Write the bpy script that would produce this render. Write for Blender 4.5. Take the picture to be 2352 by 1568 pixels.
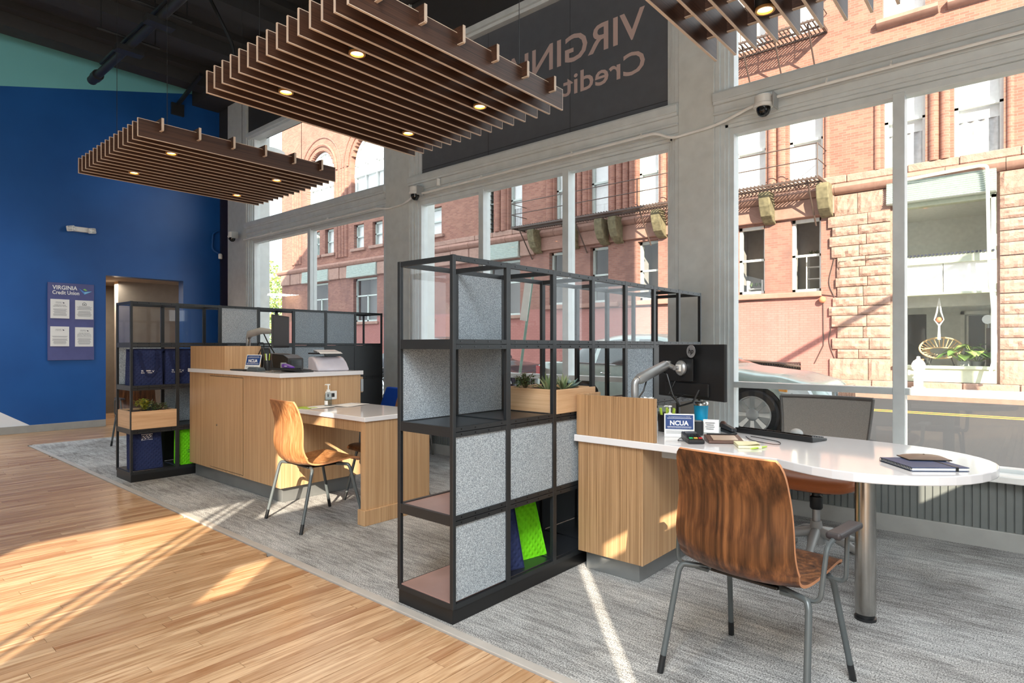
import bpy, math, random
from mathutils import Matrix, Vector, Euler, noise as mnoise
random.seed(7)
PI = math.pi
D = bpy.data
SC = bpy.context.scene
COL = SC.collection
for _o in list(D.objects):
    D.objects.remove(_o)

# ------------------------------------------------------------------ camera
cam_d = D.cameras.new('camera')
cam = D.objects.new('camera', cam_d)
COL.objects.link(cam)
cam.location = (0, 0, 1.28)
cam.rotation_euler = (PI/2, 0, math.radians(40.73))
cam_d.sensor_width = 36.0
cam_d.lens = 1400.0/2352.0*36.0
cam_d.shift_y = 9.8/2352.0
cam_d.clip_start = 0.02
cam_d.clip_end = 400
SC.camera = cam

# ------------------------------------------------------------------ colour management
SC.display_settings.display_device = 'sRGB'
SC.view_settings.view_transform = 'Standard'
SC.view_settings.look = 'None'
SC.view_settings.gamma = 1.0
SC.view_settings.use_curve_mapping = False
SC.view_settings.exposure = 0.12
SC.cycles.use_denoising = True
SC.cycles.max_bounces = 8
SC.cycles.diffuse_bounces = 5
SC.cycles.glossy_bounces = 4
SC.cycles.transparent_max_bounces = 24
SC.cycles.transmission_bounces = 6
SC.cycles.sample_clamp_indirect = 6.0
SC.cycles.caustics_reflective = False
SC.cycles.caustics_refractive = False

# ------------------------------------------------------------------ sky and sun
world = D.worlds.new('sky')
SC.world = world
world.use_nodes = True
_wn = world.node_tree.nodes
_bg = _wn['Background']
_bg.inputs['Color'].default_value = (0.86, 0.93, 1.0, 1)
_bg.inputs['Strength'].default_value = 3.0
sun_d = D.lights.new('sun', 'SUN')
sun_d.energy = 15.0
sun_d.angle = math.radians(0.3)
sun_d.color = (1.0, 0.88, 0.70)
sun = D.objects.new('sun', sun_d)
COL.objects.link(sun)
SUNV = Vector((0.673, -0.74, 0.466)).normalized()     # towards the sun
sun.rotation_euler = SUNV.to_track_quat('Z', 'Y').to_euler()
sun.location = (10, -11, 12)
# added fill lights, unseen overhead to the right behind the camera
for lx, ly in ((0.95, -1.9), (0.95, -5.6)):
    ld = D.lights.new('fill_light', 'AREA')
    ld.shape = 'RECTANGLE'; ld.size = 1.7; ld.size_y = 3.2
    ld.energy = 520; ld.color = (0.93, 0.98, 1.0); ld.spread = math.radians(140)
    lo = D.objects.new('fill_light', ld); COL.objects.link(lo)
    lo.location = (lx, ly, 5.3)

ld = D.lights.new('fill_light', 'AREA'); ld.size = 1.4; ld.energy = 85; ld.color = (0.93, 0.98, 1.0); ld.spread = math.radians(92)  # one more added fill light, out of view towards the blue wall
lo = D.objects.new('fill_light', ld); COL.objects.link(lo); lo.location = (-9.6, .3, 5.4)

# ------------------------------------------------------------------ helpers
WM = {}

class MB:
    """collects geometry for ONE mesh object, in world coordinates unless local=True at build"""
    def __init__(s):
        s.v = []; s.f = []; s.mi = []; s.m = 0
    def add(s, vs, fs):
        b = len(s.v)
        s.v += [tuple(p) for p in vs]
        for f in fs:
            s.f.append(tuple(b+i for i in f)); s.mi.append(s.m)
        return s
    def box(s, x0, x1, y0, y1, z0, z1):
        vs = [(x, y, z) for z in (z0, z1) for y in (y0, y1) for x in (x0, x1)]
        return s.add(vs, [(0, 2, 3, 1), (4, 5, 7, 6), (0, 1, 5, 4), (2, 6, 7, 3), (0, 4, 6, 2), (1, 3, 7, 5)])
    def rbox(s, c, size, rot=(0, 0, 0)):
        R = Euler(rot).to_matrix(); c = Vector(c)
        vs = [c + R @ Vector((x*size[0]/2, y*size[1]/2, z*size[2]/2)) for z in (-1, 1) for y in (-1, 1) for x in (-1, 1)]
        return s.add(vs, [(0, 2, 3, 1), (4, 5, 7, 6), (0, 1, 5, 4), (2, 6, 7, 3), (0, 4, 6, 2), (1, 3, 7, 5)])
    def cyl(s, p, q, r, n=14, r2=None):
        return s.tube([p, q], [r, r if r2 is None else r2], n)
    def tube(s, pts, r, n=8, closed=False):
        pts = [Vector(p) for p in pts]
        k = len(pts)
        rs = r if isinstance(r, (list, tuple)) else [r]*k
        up = None; rings = []
        for i in range(k):
            if closed:
                t = pts[(i+1) % k]-pts[i-1]
            else:
                t = pts[min(i+1, k-1)]-pts[max(i-1, 0)]
            t.normalize()
            if up is None:
                up = Vector((0, 0, 1)) if abs(t.z) < .9 else Vector((1, 0, 0))
            a = t.cross(up)
            if a.length < 1e-5:
                a = t.cross(Vector((0, 1, .1)))
            a.normalize(); b = a.cross(t); up = b
            rings.append([pts[i]+(a*math.cos(2*PI*j/n)+b*math.sin(2*PI*j/n))*rs[i] for j in range(n)])
        vs = [p for rg in rings for p in rg]; fs = []
        for i in range(k if closed else k-1):
            for j in range(n):
                a0 = i*n+j; a1 = i*n+(j+1) % n; i2 = (i+1) % k
                fs.append((a0, i2*n+j, i2*n+(j+1) % n, a1))
        if not closed:
            fs.append(tuple(range(n))); fs.append(tuple(reversed(range((k-1)*n, k*n))))
        return s.add(vs, fs)
    def lathe(s, prof, c, n=20, ax=None):
        """prof: (radius, height) pairs; ax: 3x3 matrix turning z onto the axis"""
        c = Vector(c); k = len(prof); vs = []; fs = []
        for r, z in prof:
            for j in range(n):
                p = Vector((r*math.cos(2*PI*j/n), r*math.sin(2*PI*j/n), z))
                vs.append(c+(ax @ p if ax else p))
        for i in range(k-1):
            for j in range(n):
                fs.append((i*n+j, i*n+(j+1) % n, (i+1)*n+(j+1) % n, (i+1)*n+j))
        fs.append(tuple(reversed(range(n)))); fs.append(tuple(range((k-1)*n, k*n)))
        return s.add(vs, fs)
    def prism(s, poly, axis, a0, a1):
        """poly in the plane of the two other axes (x: (y,z), y: (x,z), z: (x,y))"""
        def P(p, a):
            return (a, p[0], p[1]) if axis == 'x' else (p[0], a, p[1]) if axis == 'y' else (p[0], p[1], a)
        n = len(poly)
        vs = [P(p, a0) for p in poly]+[P(p, a1) for p in poly]
        fs = [tuple(range(n)), tuple(reversed(range(n, 2*n)))]
        fs += [(i, n+i, n+(i+1) % n, (i+1) % n) for i in range(n)]
        return s.add(vs, fs)
    def grid(s, fn, nu, nv):
        vs = [fn(i/nu, j/nv) for j in range(nv+1) for i in range(nu+1)]
        fs = [(j*(nu+1)+i, j*(nu+1)+i+1, (j+1)*(nu+1)+i+1, (j+1)*(nu+1)+i) for j in range(nv) for i in range(nu)]
        return s.add(vs, fs)
    def ball(s, c, r, n=14, m=8, sq=(1, 1, 1)):
        vs = [(c[0]+sq[0]*r*math.sin(PI*j/m)*math.cos(2*PI*i/n), c[1]+sq[1]*r*math.sin(PI*j/m)*math.sin(2*PI*i/n), c[2]+sq[2]*r*math.cos(PI*j/m)) for j in range(m+1) for i in range(n)]
        fs = [(j*n+i, (j+1)*n+i, (j+1)*n+(i+1) % n, j*n+(i+1) % n) for j in range(m) for i in range(n)]
        return s.add(vs, fs)
    def build(s, name, mat, parent=None, smooth=False, bevel=0.0, local=False, label=None, kind=None, recalc=True, segs=2):
        vs = s.v
        M = WM.get(parent.name) if parent else None
        if M is not None and not local:
            I = M.inverted()
            vs = [I @ Vector(p) for p in vs]
        me = D.meshes.new(name)
        me.from_pydata([tuple(p) for p in vs], [], s.f)
        ms = mat if isinstance(mat, (list, tuple)) else [mat]
        for mm in ms:
            me.materials.append(mm)
        if len(ms) > 1:
            me.polygons.foreach_set('material_index', s.mi)
        if recalc:
            import bmesh
            b = bmesh.new(); b.from_mesh(me)
            bmesh.ops.recalc_face_normals(b, faces=b.faces)
            b.to_mesh(me); b.free()
        if smooth:
            me.polygons.foreach_set('use_smooth', [True]*len(me.polygons))
            me.set_sharp_from_angle(angle=math.radians(42))
        me.update()
        o = D.objects.new(name, me); COL.objects.link(o)
        if parent:
            o.parent = parent
            WM[o.name] = M
        else:
            WM[o.name] = Matrix.Identity(4)
        if bevel:
            b = o.modifiers.new('edge', 'BEVEL'); b.width = bevel; b.segments = segs; b.limit_method = 'ANGLE'; b.angle_limit = math.radians(40)
        if label: o['label'] = label
        if kind: o['kind'] = kind
        return o

def thing(name, label, cat, loc=(0, 0, 0), rz=0.0, group=None):
    o = D.objects.new(name, None); COL.objects.link(o)
    o.empty_display_size = .1
    o.location = loc; o.rotation_euler = (0, 0, rz)
    WM[o.name] = Matrix.Translation(loc) @ Matrix.Rotation(rz, 4, 'Z')
    o['label'] = label; o['category'] = cat
    if group: o['group'] = group
    return o

def tag(o, label, cat, group=None):
    o['label'] = label; o['category'] = cat
    if group: o['group'] = group
    return o

def struct(name, mb, mat, **k):
    o = mb.build(name, mat, **k)
    if not k.get('parent'): o['kind'] = 'structure'
    return o

def sroot(name):
    o = D.objects.new(name, None); COL.objects.link(o); o['kind'] = 'structure'
    o.empty_display_size = .1
    WM[o.name] = Matrix.Identity(4)
    return o

def inst(src, name, parent, M):
    """one more alike piece sharing src's mesh data, at local matrix M"""
    o = D.objects.new(name, src.data); COL.objects.link(o)
    o.parent = parent; o.matrix_local = M
    WM[o.name] = WM[parent.name]
    return o

def copy_tree(o, loc, rz, label=None):
    def cp(x, par):
        c = x.copy(); COL.objects.link(c)
        if par: c.parent = par
        for ch in x.children: cp(ch, c)
        return c
    c = cp(o, None)
    c.location = loc; c.rotation_euler = (0, 0, rz)
    if label: c['label'] = label
    return c

def holes_wall(mb, x0, x1, z0, z1, y0, y1, holes, axis='y'):
    """slab with rectangular holes (a0,a1,z0,z1); axis 'y': slab lies along x, axis 'x': along y"""
    xs = sorted({x0, x1, *[min(max(h[i], x0), x1) for h in holes for i in (0, 1)]})
    zs = sorted({z0, z1, *[min(max(h[i], z0), z1) for h in holes for i in (2, 3)]})
    for j in range(len(zs)-1):
        run = None
        for i in range(len(xs)-1):
            cx = (xs[i]+xs[i+1])/2; cz = (zs[j]+zs[j+1])/2
            solid = not any(h[0] < cx < h[1] and h[2] < cz < h[3] for h in holes)
            if solid and run is None: run = xs[i]
            if (not solid or i == len(xs)-2) and run is not None:
                e = xs[i+1] if solid else xs[i]
                if axis == 'y': mb.box(run, e, y0, y1, zs[j], zs[j+1])
                else: mb.box(y0, y1, run, e, zs[j], zs[j+1])
                run = None
    return mb

_txt = {}
def text_mb(mb, body, origin, right, up, height, width=None, thick=.001, bold=0.0, align='LEFT', spacing=1.0):
    """flat lettering: cap height 'height' (of the first line), optional total width"""
    key = (body, bold, align, spacing)
    if key not in _txt:
        c = D.curves.new('lettering', 'FONT'); c.body = body; c.size = 1; c.offset = bold; c.align_x = align
        c.space_character = spacing; c.resolution_u = 3
        o = D.objects.new('lettering', c); COL.objects.link(o)
        dg = bpy.context.evaluated_depsgraph_get()
        me = D.meshes.new_from_object(o.evaluated_get(dg))
        _txt[key] = ([tuple(v.co) for v in me.vertices], [tuple(p.vertices) for p in me.polygons])
        D.objects.remove(o); D.curves.remove(c); D.meshes.remove(me)
    vs, fs = _txt[key]
    if not vs: return mb
    x0 = min(v[0] for v in vs); x1 = max(v[0] for v in vs); y0 = min(v[1] for v in vs); y1 = max(v[1] for v in vs)
    sy = height/0.73; sx = sy if width is None else width/(x1-x0)
    o = Vector(origin); r = Vector(right); u = Vector(up); n = r.cross(u)
    ox = x0 if align == 'LEFT' else (x0+x1)/2
    mb.add([o + r*((v[0]-ox)*sx) + u*(v[1]*sy) + n*thick for v in vs], fs)
    return mb

# ------------------------------------------------------------------ materials
def lin(r, g, b):
    f = lambda c: c/12.92 if c <= .04045 else ((c+.055)/1.055)**2.4
    return (f(r/255), f(g/255), f(b/255), 1)

class NT:
    def __init__(s, name, rough=.5, metal=0., spec=.5):
        s.m = D.materials.new(name); s.m.use_nodes = True
        s.t = s.m.node_tree; s.b = s.t.nodes['Principled BSDF']
        s.b.inputs['Roughness'].default_value = rough; s.b.inputs['Metallic'].default_value = metal
        s.b.inputs['Specular IOR Level'].default_value = spec
    def n(s, typ, **kw):
        x = s.t.nodes.new(typ)
        for k, v in kw.items():
            if k in x.inputs: x.inputs[k].default_value = v
            else: setattr(x, k, v)
        return x
    def l(s, a, b): s.t.links.new(a, b)
    def coord(s, scale=(1, 1, 1), rot=(0, 0, 0), kind='Object'):
        tc = s.n('ShaderNodeTexCoord'); mp = s.n('ShaderNodeMapping')
        mp.inputs['Scale'].default_value = scale; mp.inputs['Rotation'].default_value = rot
        s.l(tc.outputs[kind], mp.inputs['Vector']); return mp.outputs['Vector']
    def noise(s, vec, scale=5, detail=4, rough=.5, dist=0.):
        x = s.n('ShaderNodeTexNoise'); x.inputs['Scale'].default_value = scale; x.inputs['Detail'].default_value = detail
        x.inputs['Roughness'].default_value = rough; x.inputs['Distortion'].default_value = dist
        if vec is not None: s.l(vec, x.inputs['Vector'])
        return x.outputs['Fac']
    def ramp(s, fac, stops):
        x = s.n('ShaderNodeValToRGB'); e = x.color_ramp.elements
        while len(e) < len(stops): e.new(.5)
        for i, (p, c) in enumerate(stops):
            e[i].position = p; e[i].color = c if len(c) == 4 else (*c, 1)
        s.l(fac, x.inputs['Fac']); return x.outputs['Color']
    def mix(s, fac, a, b, typ='MIX'):
        x = s.n('ShaderNodeMix', data_type='RGBA', blend_type=typ)
        for so, v in ((x.inputs[0], fac), (x.inputs[6], a), (x.inputs[7], b)):
            if hasattr(v, 'links'): s.l(v, so)
            else: so.default_value = v
        return x.outputs[2]
    def math(s, op, a, b=0.):
        x = s.n('ShaderNodeMath', operation=op)
        for so, v in ((x.inputs[0], a), (x.inputs[1], b)):
            if hasattr(v, 'links'): s.l(v, so)
            else: so.default_value = v
        return x.outputs[0]
    def color(s, c):
        if hasattr(c, 'links'): s.l(c, s.b.inputs['Base Color'])
        else: s.b.inputs['Base Color'].default_value = c if len(c) == 4 else (*c, 1)
        return s
    def bump(s, h, strength=.3, dist=.01):
        x = s.n('ShaderNodeBump'); x.inputs['Strength'].default_value = strength; x.inputs['Distance'].default_value = dist
        s.l(h, x.inputs['Height']); s.l(x.outputs['Normal'], s.b.inputs['Normal']); return s

def plain(name, c, rough=.5, metal=0., spec=.5, var=.06, bump=0.):
    """solid colour with a faint mottling"""
    t = NT(name, rough, metal, spec)
    f = t.noise(t.coord(), 9, 3)
    c = c if len(c) == 4 else (*c, 1)
    lo = tuple(x*(1-var) for x in c[:3])+(1,); hi = tuple(min(1, x*(1+var)) for x in c[:3])+(1,)
    t.color(t.ramp(f, [(.3, lo), (.7, hi)]))
    if bump: t.bump(t.noise(t.coord(), 60, 3), bump, .004)
    return t.m

def wood(name, lo, hi, scale=(70, 70, 1.5), rough=.45, dist=.3, detail=5, p=(.32, .68), bump=.08, big=None):
    t = NT(name, rough)
    f = t.noise(t.coord(scale), 1, detail, .6, dist)
    c = t.ramp(f, [(p[0], lo), (p[1], hi)])
    if big:
        g = t.noise(t.coord(big), 1, 3, .5, .5)
        c = t.mix(t.math('MULTIPLY', g, .55), c, (lo[0]*.7, lo[1]*.7, lo[2]*.7, 1))
    t.color(c); t.bump(f, bump, .002)
    return t.m

def glass_mat(name, tint=(1, 1, 1, 1), refl=1.0):
    """clear sheet: see-through with a Schlick reflection from either side"""
    m = D.materials.new(name); m.use_nodes = True; nt = m.node_tree; nt.nodes.clear()
    N = nt.nodes.new; L = nt.links.new
    out = N('ShaderNodeOutputMaterial'); mix = N('ShaderNodeMixShader'); tr = N('ShaderNodeBsdfTransparent'); gl = N('ShaderNodeBsdfGlossy')
    tr.inputs['Color'].default_value = tint; gl.inputs['Roughness'].default_value = 0.0
    gl.inputs['Color'].default_value = (refl, refl, refl, 1)
    ge = N('ShaderNodeNewGeometry'); dt = N('ShaderNodeVectorMath'); dt.operation = 'DOT_PRODUCT'
    L(ge.outputs['Incoming'], dt.inputs[0]); L(ge.outputs['Normal'], dt.inputs[1])
    def mth(op, x, y):
        k = N('ShaderNodeMath'); k.operation = op
        for so, v in ((k.inputs[0], x), (k.inputs[1], y)):
            if hasattr(v, 'links'): L(v, so)
            else: so.default_value = v
        return k.outputs[0]
    c = mth('ABSOLUTE', dt.outputs['Value'], 0.); p = mth('POWER', mth('SUBTRACT', 1., c), 5.)
    L(mth('ADD', mth('MULTIPLY', p, .6), .022), mix.inputs[0])
    L(tr.outputs[0], mix.inputs[1]); L(gl.outputs[0], mix.inputs[2]); L(mix.outputs[0], out.inputs[0])
    return m

def emit(name, c, st):
    t = NT(name); t.color(c)
    t.b.inputs['Emission Color'].default_value = c if len(c) == 4 else (*c, 1)
    t.b.inputs['Emission Strength'].default_value = st
    return t.m

M = {}
M['glass'] = glass_mat('clear_glass')
M['glass_tint'] = glass_mat('window_glass', (.96, .98, .97, 1))
M['frame'] = plain('painted_frame', lin(208, 214, 215), .35)
M['pillar'] = plain('painted_plaster', lin(206, 210, 208), .6, bump=.05)
M['white'] = plain('white_paint', lin(235, 235, 232), .4)
M['quartz'] = plain('white_quartz', lin(222, 220, 222), .08, spec=.6, var=.01)
M['oak'] = wood('rift_oak', lin(166, 128, 90), lin(198, 162, 122), (90, 90, 1.2))
M['oak_dark'] = wood('rift_oak_brown', lin(128, 96, 64), lin(178, 142, 104), (120, 120, 1.2), p=(.3, .62))
M['oak_pale'] = wood('pale_ash', lin(190, 150, 112), lin(216, 180, 142), (2, 2, 60))
M['slat'] = wood('walnut_slat', lin(50, 31, 22), lin(90, 60, 44), (30, 1.5, 160), .5)
M['slat_edge'] = plain('plywood_edge', lin(208, 188, 170), .6)
M['metal_black'] = plain('black_powder_coat', lin(40, 42, 44), .42)
M['metal_dark'] = plain('dark_grey_metal', lin(30, 33, 36), .42)
M['shelf_black'] = plain('black_shelf', lin(34, 36, 40), .3)
M['shelf_brown'] = plain('brown_shelf', lin(142, 112, 104), .3)  # pinkish brown, for two end boards of the near unit
M['plinth'] = plain('black_plinth', lin(20, 20, 21), .4)
M['kick'] = plain('aluminium_kick', lin(140, 142, 142), .3, .6)
M['steel'] = plain('brushed_steel', lin(180, 178, 174), .22, 1.0)
M['alu'] = plain('silver_aluminium', lin(176, 178, 180), .35, .7)
M['chair_tube'] = plain('grey_tube', lin(86, 92, 94), .35, .2)
M['black_plastic'] = plain('black_plastic', lin(26, 27, 29), .4)
M['black_gloss'] = plain('black_gloss', lin(12, 12, 13), .12)
M['grey_plastic'] = plain('grey_plastic', lin(160, 162, 162), .45)
M['leather'] = plain('tan_leather', lin(172, 98, 52), .42)
M['paper'] = plain('paper', lin(240, 240, 238), .7, var=.01)
M['navy_print'] = plain('navy_print', lin(28, 62, 122), .4)
M['white_print'] = plain('white_print', lin(245, 245, 245), .5, var=.01)
M['grey_print'] = plain('grey_print', lin(150, 150, 155), .6)
M['dark_print'] = plain('dark_print', lin(40, 44, 60), .6)
M['ceiling'] = plain('black_ceiling', lin(54, 54, 55), .7)
M['banner'] = plain('charcoal_banner', lin(88, 91, 97), .7)
M['pink_print'] = plain('rose_lettering', lin(196, 172, 166), .6, var=.01)
M['base'] = plain('grey_baseboard', lin(156, 156, 152), .5)
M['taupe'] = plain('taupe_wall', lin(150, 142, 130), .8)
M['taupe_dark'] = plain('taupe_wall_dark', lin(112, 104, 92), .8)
M['bead'] = plain('beadboard_grey', lin(108, 112, 110), .45)
M['navy_fab'] = None
def fabric(name, lo, hi, sc=900, q=False):
    t = NT(name, .85, 0, .2)
    f = t.noise(t.coord(), sc, 2, .6)
    t.color(t.ramp(f, [(.3, lo), (.7, hi)]))
    if q:
        w = t.n('ShaderNodeTexWave', wave_type='BANDS', bands_direction='DIAGONAL'); w.inputs['Scale'].default_value = 16
        t.l(t.coord((1, 1, 1)), w.inputs['Vector'])
        w2 = t.n('ShaderNodeTexWave', wave_type='BANDS', bands_direction='DIAGONAL'); w2.inputs['Scale'].default_value = 16
        t.l(t.coord((1, 1, -1)), w2.inputs['Vector'])
        t.bump(t.math('MULTIPLY', w.outputs['Fac'], w2.outputs['Fac']), .6, .006)
    else:
        t.bump(f, .3, .002)
    return t.m

def felt(name):
    t = NT(name, .95, 0, .1)
    a = t.noise(t.coord(), 210, 4, .75)
    b = t.noise(t.coord(), 9, 3, .5)
    c = t.ramp(a, [(.36, lin(96, 104, 112)), (.5, lin(154, 163, 170)), (.64, lin(206, 214, 220))])
    c = t.mix(t.math('MULTIPLY', b, .2), c, lin(140, 146, 152))
    t.color(c); t.bump(a, .5, .003)
    return t.m
M['felt'] = felt('grey_felt')
M['navy_fab'] = fabric('navy_quilted_fabric', lin(30, 38, 70), lin(48, 58, 98), q=True)
M['navy_strap'] = fabric('navy_webbing', lin(24, 30, 58), lin(38, 46, 82))
M['green_fab'] = fabric('lime_quilted_fabric', lin(88, 186, 12), lin(124, 220, 30), q=True)
M['mesh_grey'] = fabric('grey_mesh', lin(112, 108, 104), lin(150, 146, 140), 500)
M['blue_fab'] = fabric('blue_upholstery', lin(14, 52, 130), lin(24, 74, 170))

def walnut():
    t = NT('walnut_veneer', .3)
    a = t.noise(t.coord((8, 8, .5)), 1.0, 2, .45, .35)
    tri = t.math('ABSOLUTE', t.math('SUBTRACT', t.math('FRACT', t.math('MULTIPLY', a, 7.)), .5))
    g = t.noise(t.coord((60, 60, 1.0)), 1, 3, .55, .2)
    g2 = t.noise(t.coord((240, 240, 5)), 1, 2, .5)
    f = t.math('ADD', t.math('MULTIPLY', tri, .3), t.math('ADD', t.math('MULTIPLY', g, .55), t.math('ADD', t.math('MULTIPLY', a, .25), t.math('MULTIPLY', g2, .12))))
    t.color(t.ramp(f, [(.36, lin(42, 24, 13)), (.53, lin(82, 50, 29)), (.72, lin(126, 82, 49))]))
    return t.m
M['walnut'] = walnut()
M['walnut_edge'] = plain('walnut_ply_edge', lin(186, 128, 88), .5)
def zebrano():
    t = NT('striped_walnut', .35)
    a = t.noise(t.coord((42, 42, 1.6)), 1.0, 3, .6, 1.0)
    b = t.noise(t.coord((9, 9, .8)), 1.0, 2, .5, .8)
    f = t.math('ADD', t.math('MULTIPLY', a, .7), t.math('MULTIPLY', b, .3))
    t.color(t.ramp(f, [(.36, lin(112, 70, 40)), (.52, lin(158, 108, 66)), (.68, lin(196, 148, 104))]))
    return t.m
M['zebrano'] = zebrano()

def planks_mat():
    t = NT('maple_strip_floor', .3)
    oi = t.n('ShaderNodeObjectInfo'); ge = t.n('ShaderNodeNewGeometry')
    r = t.math('FRACT', t.math('ADD', oi.outputs['Random'], ge.outputs['Random Per Island']))
    r2 = t.math('FRACT', t.math('MULTIPLY', r, 7.31))
    tc = t.n('ShaderNodeTexCoord'); mp = t.n('ShaderNodeMapping'); mp.inputs['Scale'].default_value = (55, 3.2, 1)
    cb = t.n('ShaderNodeCombineXYZ'); t.l(t.math('MULTIPLY', r, 40), cb.inputs[2])
    va = t.n('ShaderNodeVectorMath', operation='ADD')
    t.l(tc.outputs['Object'], mp.inputs['Vector']); t.l(mp.outputs[0], va.inputs[0]); t.l(cb.outputs[0], va.inputs[1])
    g = t.noise(va.outputs[0], 1, 5, .62, .6)
    base = t.ramp(r, [(0., lin(176, 140, 106)), (.35, lin(194, 160, 124)), (.7, lin(206, 172, 136)), (1., lin(184, 146, 110))])
    c = t.mix(t.ramp(g, [(.36, (1, 1, 1, 1)), (.6, (0, 0, 0, 1))]), base, lin(156, 116, 80))
    c = t.mix(t.math('MULTIPLY', t.math('GREATER_THAN', r2, .86), .45), c, lin(132, 80, 44))
    t.color(c); t.bump(g, .05, .002)
    return t.m
M['planks'] = planks_mat()

def carpet_mat():
    t = NT('streaked_carpet', .95, 0, .05)
    f = t.noise(t.coord(), 170, 3, .8)
    s1 = t.noise(t.coord((4, 34, 1), (0, 0, .35)), 1.0, 5, .62, 1.4)
    s2 = t.noise(t.coord((1.6, 2.2, 1)), 1.0, 3, .5, .6)
    st = t.ramp(s1, [(.38, lin(90, 89, 88)), (.6, lin(184, 183, 181))])
    big = t.ramp(s2, [(.35, lin(148, 145, 143)), (.65, lin(212, 212, 211))])
    c = t.mix(.5, st, big)
    fine = t.ramp(f, [(.4, (.25, .25, .25, 1)), (.58, (1.35, 1.35, 1.35, 1))])
    c = t.mix(1., c, fine, 'MULTIPLY')
    t.color(c); t.bump(f, .8, .006)
    return t.m
M['carpet'] = carpet_mat()

def blue_wall():
    """flat paint in three areas with straight edges: teal above, blue, white corner triangle"""
    t = NT('painted_mural_wall', .38)
    tc = t.n('ShaderNodeTexCoord'); sp = t.n('ShaderNodeSeparateXYZ'); t.l(tc.outputs['Object'], sp.inputs[0])
    y, z = sp.outputs[1], sp.outputs[2]
    teal = t.math('GREATER_THAN', t.math('SUBTRACT', z, t.math('MULTIPLY', y, .2673)), 4.511)
    tri = t.math('LESS_THAN', t.math('ADD', z, t.math('MULTIPLY', y, .649)), 1.518)
    n = t.noise(t.coord(), 1.3, 3)
    blue = t.ramp(n, [(.3, lin(20, 78, 146)), (.7, lin(28, 90, 162))])
    c = t.mix(teal, blue, lin(122, 194, 200)); c = t.mix(tri, c, lin(226, 230, 236))
    t.color(c); return t.m
M['mural'] = blue_wall()

def brick(name, c1, c2, mortar, scale=1.0, axis='y', dirt=.35, dirtc=None):
    t = NT(name, .9, 0, .15)
    tc = t.n('ShaderNodeTexCoord'); sp = t.n('ShaderNodeSeparateXYZ'); cb = t.n('ShaderNodeCombineXYZ')
    t.l(tc.outputs['Object'], sp.inputs[0]); t.l(sp.outputs[0 if axis == 'y' else 1], cb.inputs[0]); t.l(sp.outputs[2], cb.inputs[1])
    br = t.n('ShaderNodeTexBrick'); t.l(cb.outputs[0], br.inputs['Vector'])
    br.inputs['Scale'].default_value = scale; br.inputs['Brick Width'].default_value = .215; br.inputs['Row Height'].default_value = .072
    br.inputs['Mortar Size'].default_value = .007; br.inputs['Color1'].default_value = c1; br.inputs['Color2'].default_value = c2
    br.inputs['Mortar'].default_value = mortar; br.inputs['Bias'].default_value = -.2
    n = t.noise(t.coord((1, 1, .5)), .9, 5, .65)
    c = t.mix(t.math('MULTIPLY', t.ramp(n, [(.45, (0, 0, 0, 1)), (.75, (1, 1, 1, 1))]), dirt), br.outputs['Color'], dirtc or (c1[0]*.45, c1[1]*.45, c1[2]*.5, 1))
    t.color(c); t.bump(br.outputs['Fac'], -.4, .01)
    return t.m
M['brick'] = brick('red_brick', lin(142, 100, 88), lin(164, 120, 104), lin(150, 122, 112))
M['brick_old'] = brick('stained_brick', lin(138, 100, 90), lin(156, 116, 104), lin(142, 118, 110), dirt=.85, dirtc=lin(112, 86, 82))
M['brick_paint'] = brick('painted_brick', lin(164, 114, 108), lin(170, 120, 114), lin(150, 104, 98), dirt=.2)
M['brick_x'] = brick('red_brick_side', lin(158, 84, 70), lin(176, 98, 82), lin(140, 96, 86), axis='x')

def stone(name, c, rough_face=True):
    t = NT(name, .9, 0, .15)
    n = t.noise(t.coord(), 4.5, 6, .62, .3); n2 = t.noise(t.coord(), .8, 4, .6)
    oi = t.n('ShaderNodeObjectInfo')
    lo = tuple(x*.78 for x in c[:3])+(1,); hi = tuple(min(1, x*1.12) for x in c[:3])+(1,)
    cc = t.ramp(n, [(.3, lo), (.7, hi)])
    cc = t.mix(t.math('MULTIPLY', n2, .35), cc, (c[0]*.6, c[1]*.56, c[2]*.55, 1))
    cc = t.mix(t.math('MULTIPLY', oi.outputs['Random'], .25), cc, (c[0]*1.1, c[1]*1.08, c[2]*1.05, 1))
    t.color(cc)
    if rough_face: t.bump(n, .8, .06)
    return t.m
M['stone'] = stone('brown_sandstone', lin(168, 138, 126))
M['stone_smooth'] = stone('dressed_sandstone', lin(162, 128, 116), False)
M['moss'] = plain('mossy_stone', lin(112, 104, 80), .9, var=.3)
M['mint'] = plain('mint_paint', lin(190, 200, 195), .5)
M['iron'] = plain('rusty_iron', lin(78, 62, 56), .6)
M['dark_in'] = plain('dim_interior', lin(150, 148, 146), .8)
M['blind'] = plain('white_blind', lin(226, 228, 228), .7)
M['curtain'] = plain('net_curtain', lin(196, 198, 200), .8, var=.15)
def asphalt():
    t = NT('asphalt', .85)
    a = t.noise(t.coord(), 60, 4, .7); b = t.noise(t.coord((.3, 2, 1)), .7, 3)
    c = t.ramp(a, [(.3, lin(42, 44, 48)), (.7, lin(68, 70, 74))]); c = t.mix(t.math('MULTIPLY', b, .4), c, lin(44, 46, 52))
    t.color(c); t.bump(a, .3, .01); return t.m
M['asphalt'] = asphalt()
M['concrete'] = plain('pavement_concrete', lin(186, 178, 166), .85, var=.1, bump=.1)
M['yellow'] = plain('yellow_road_paint', lin(206, 160, 74), .7)
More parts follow.
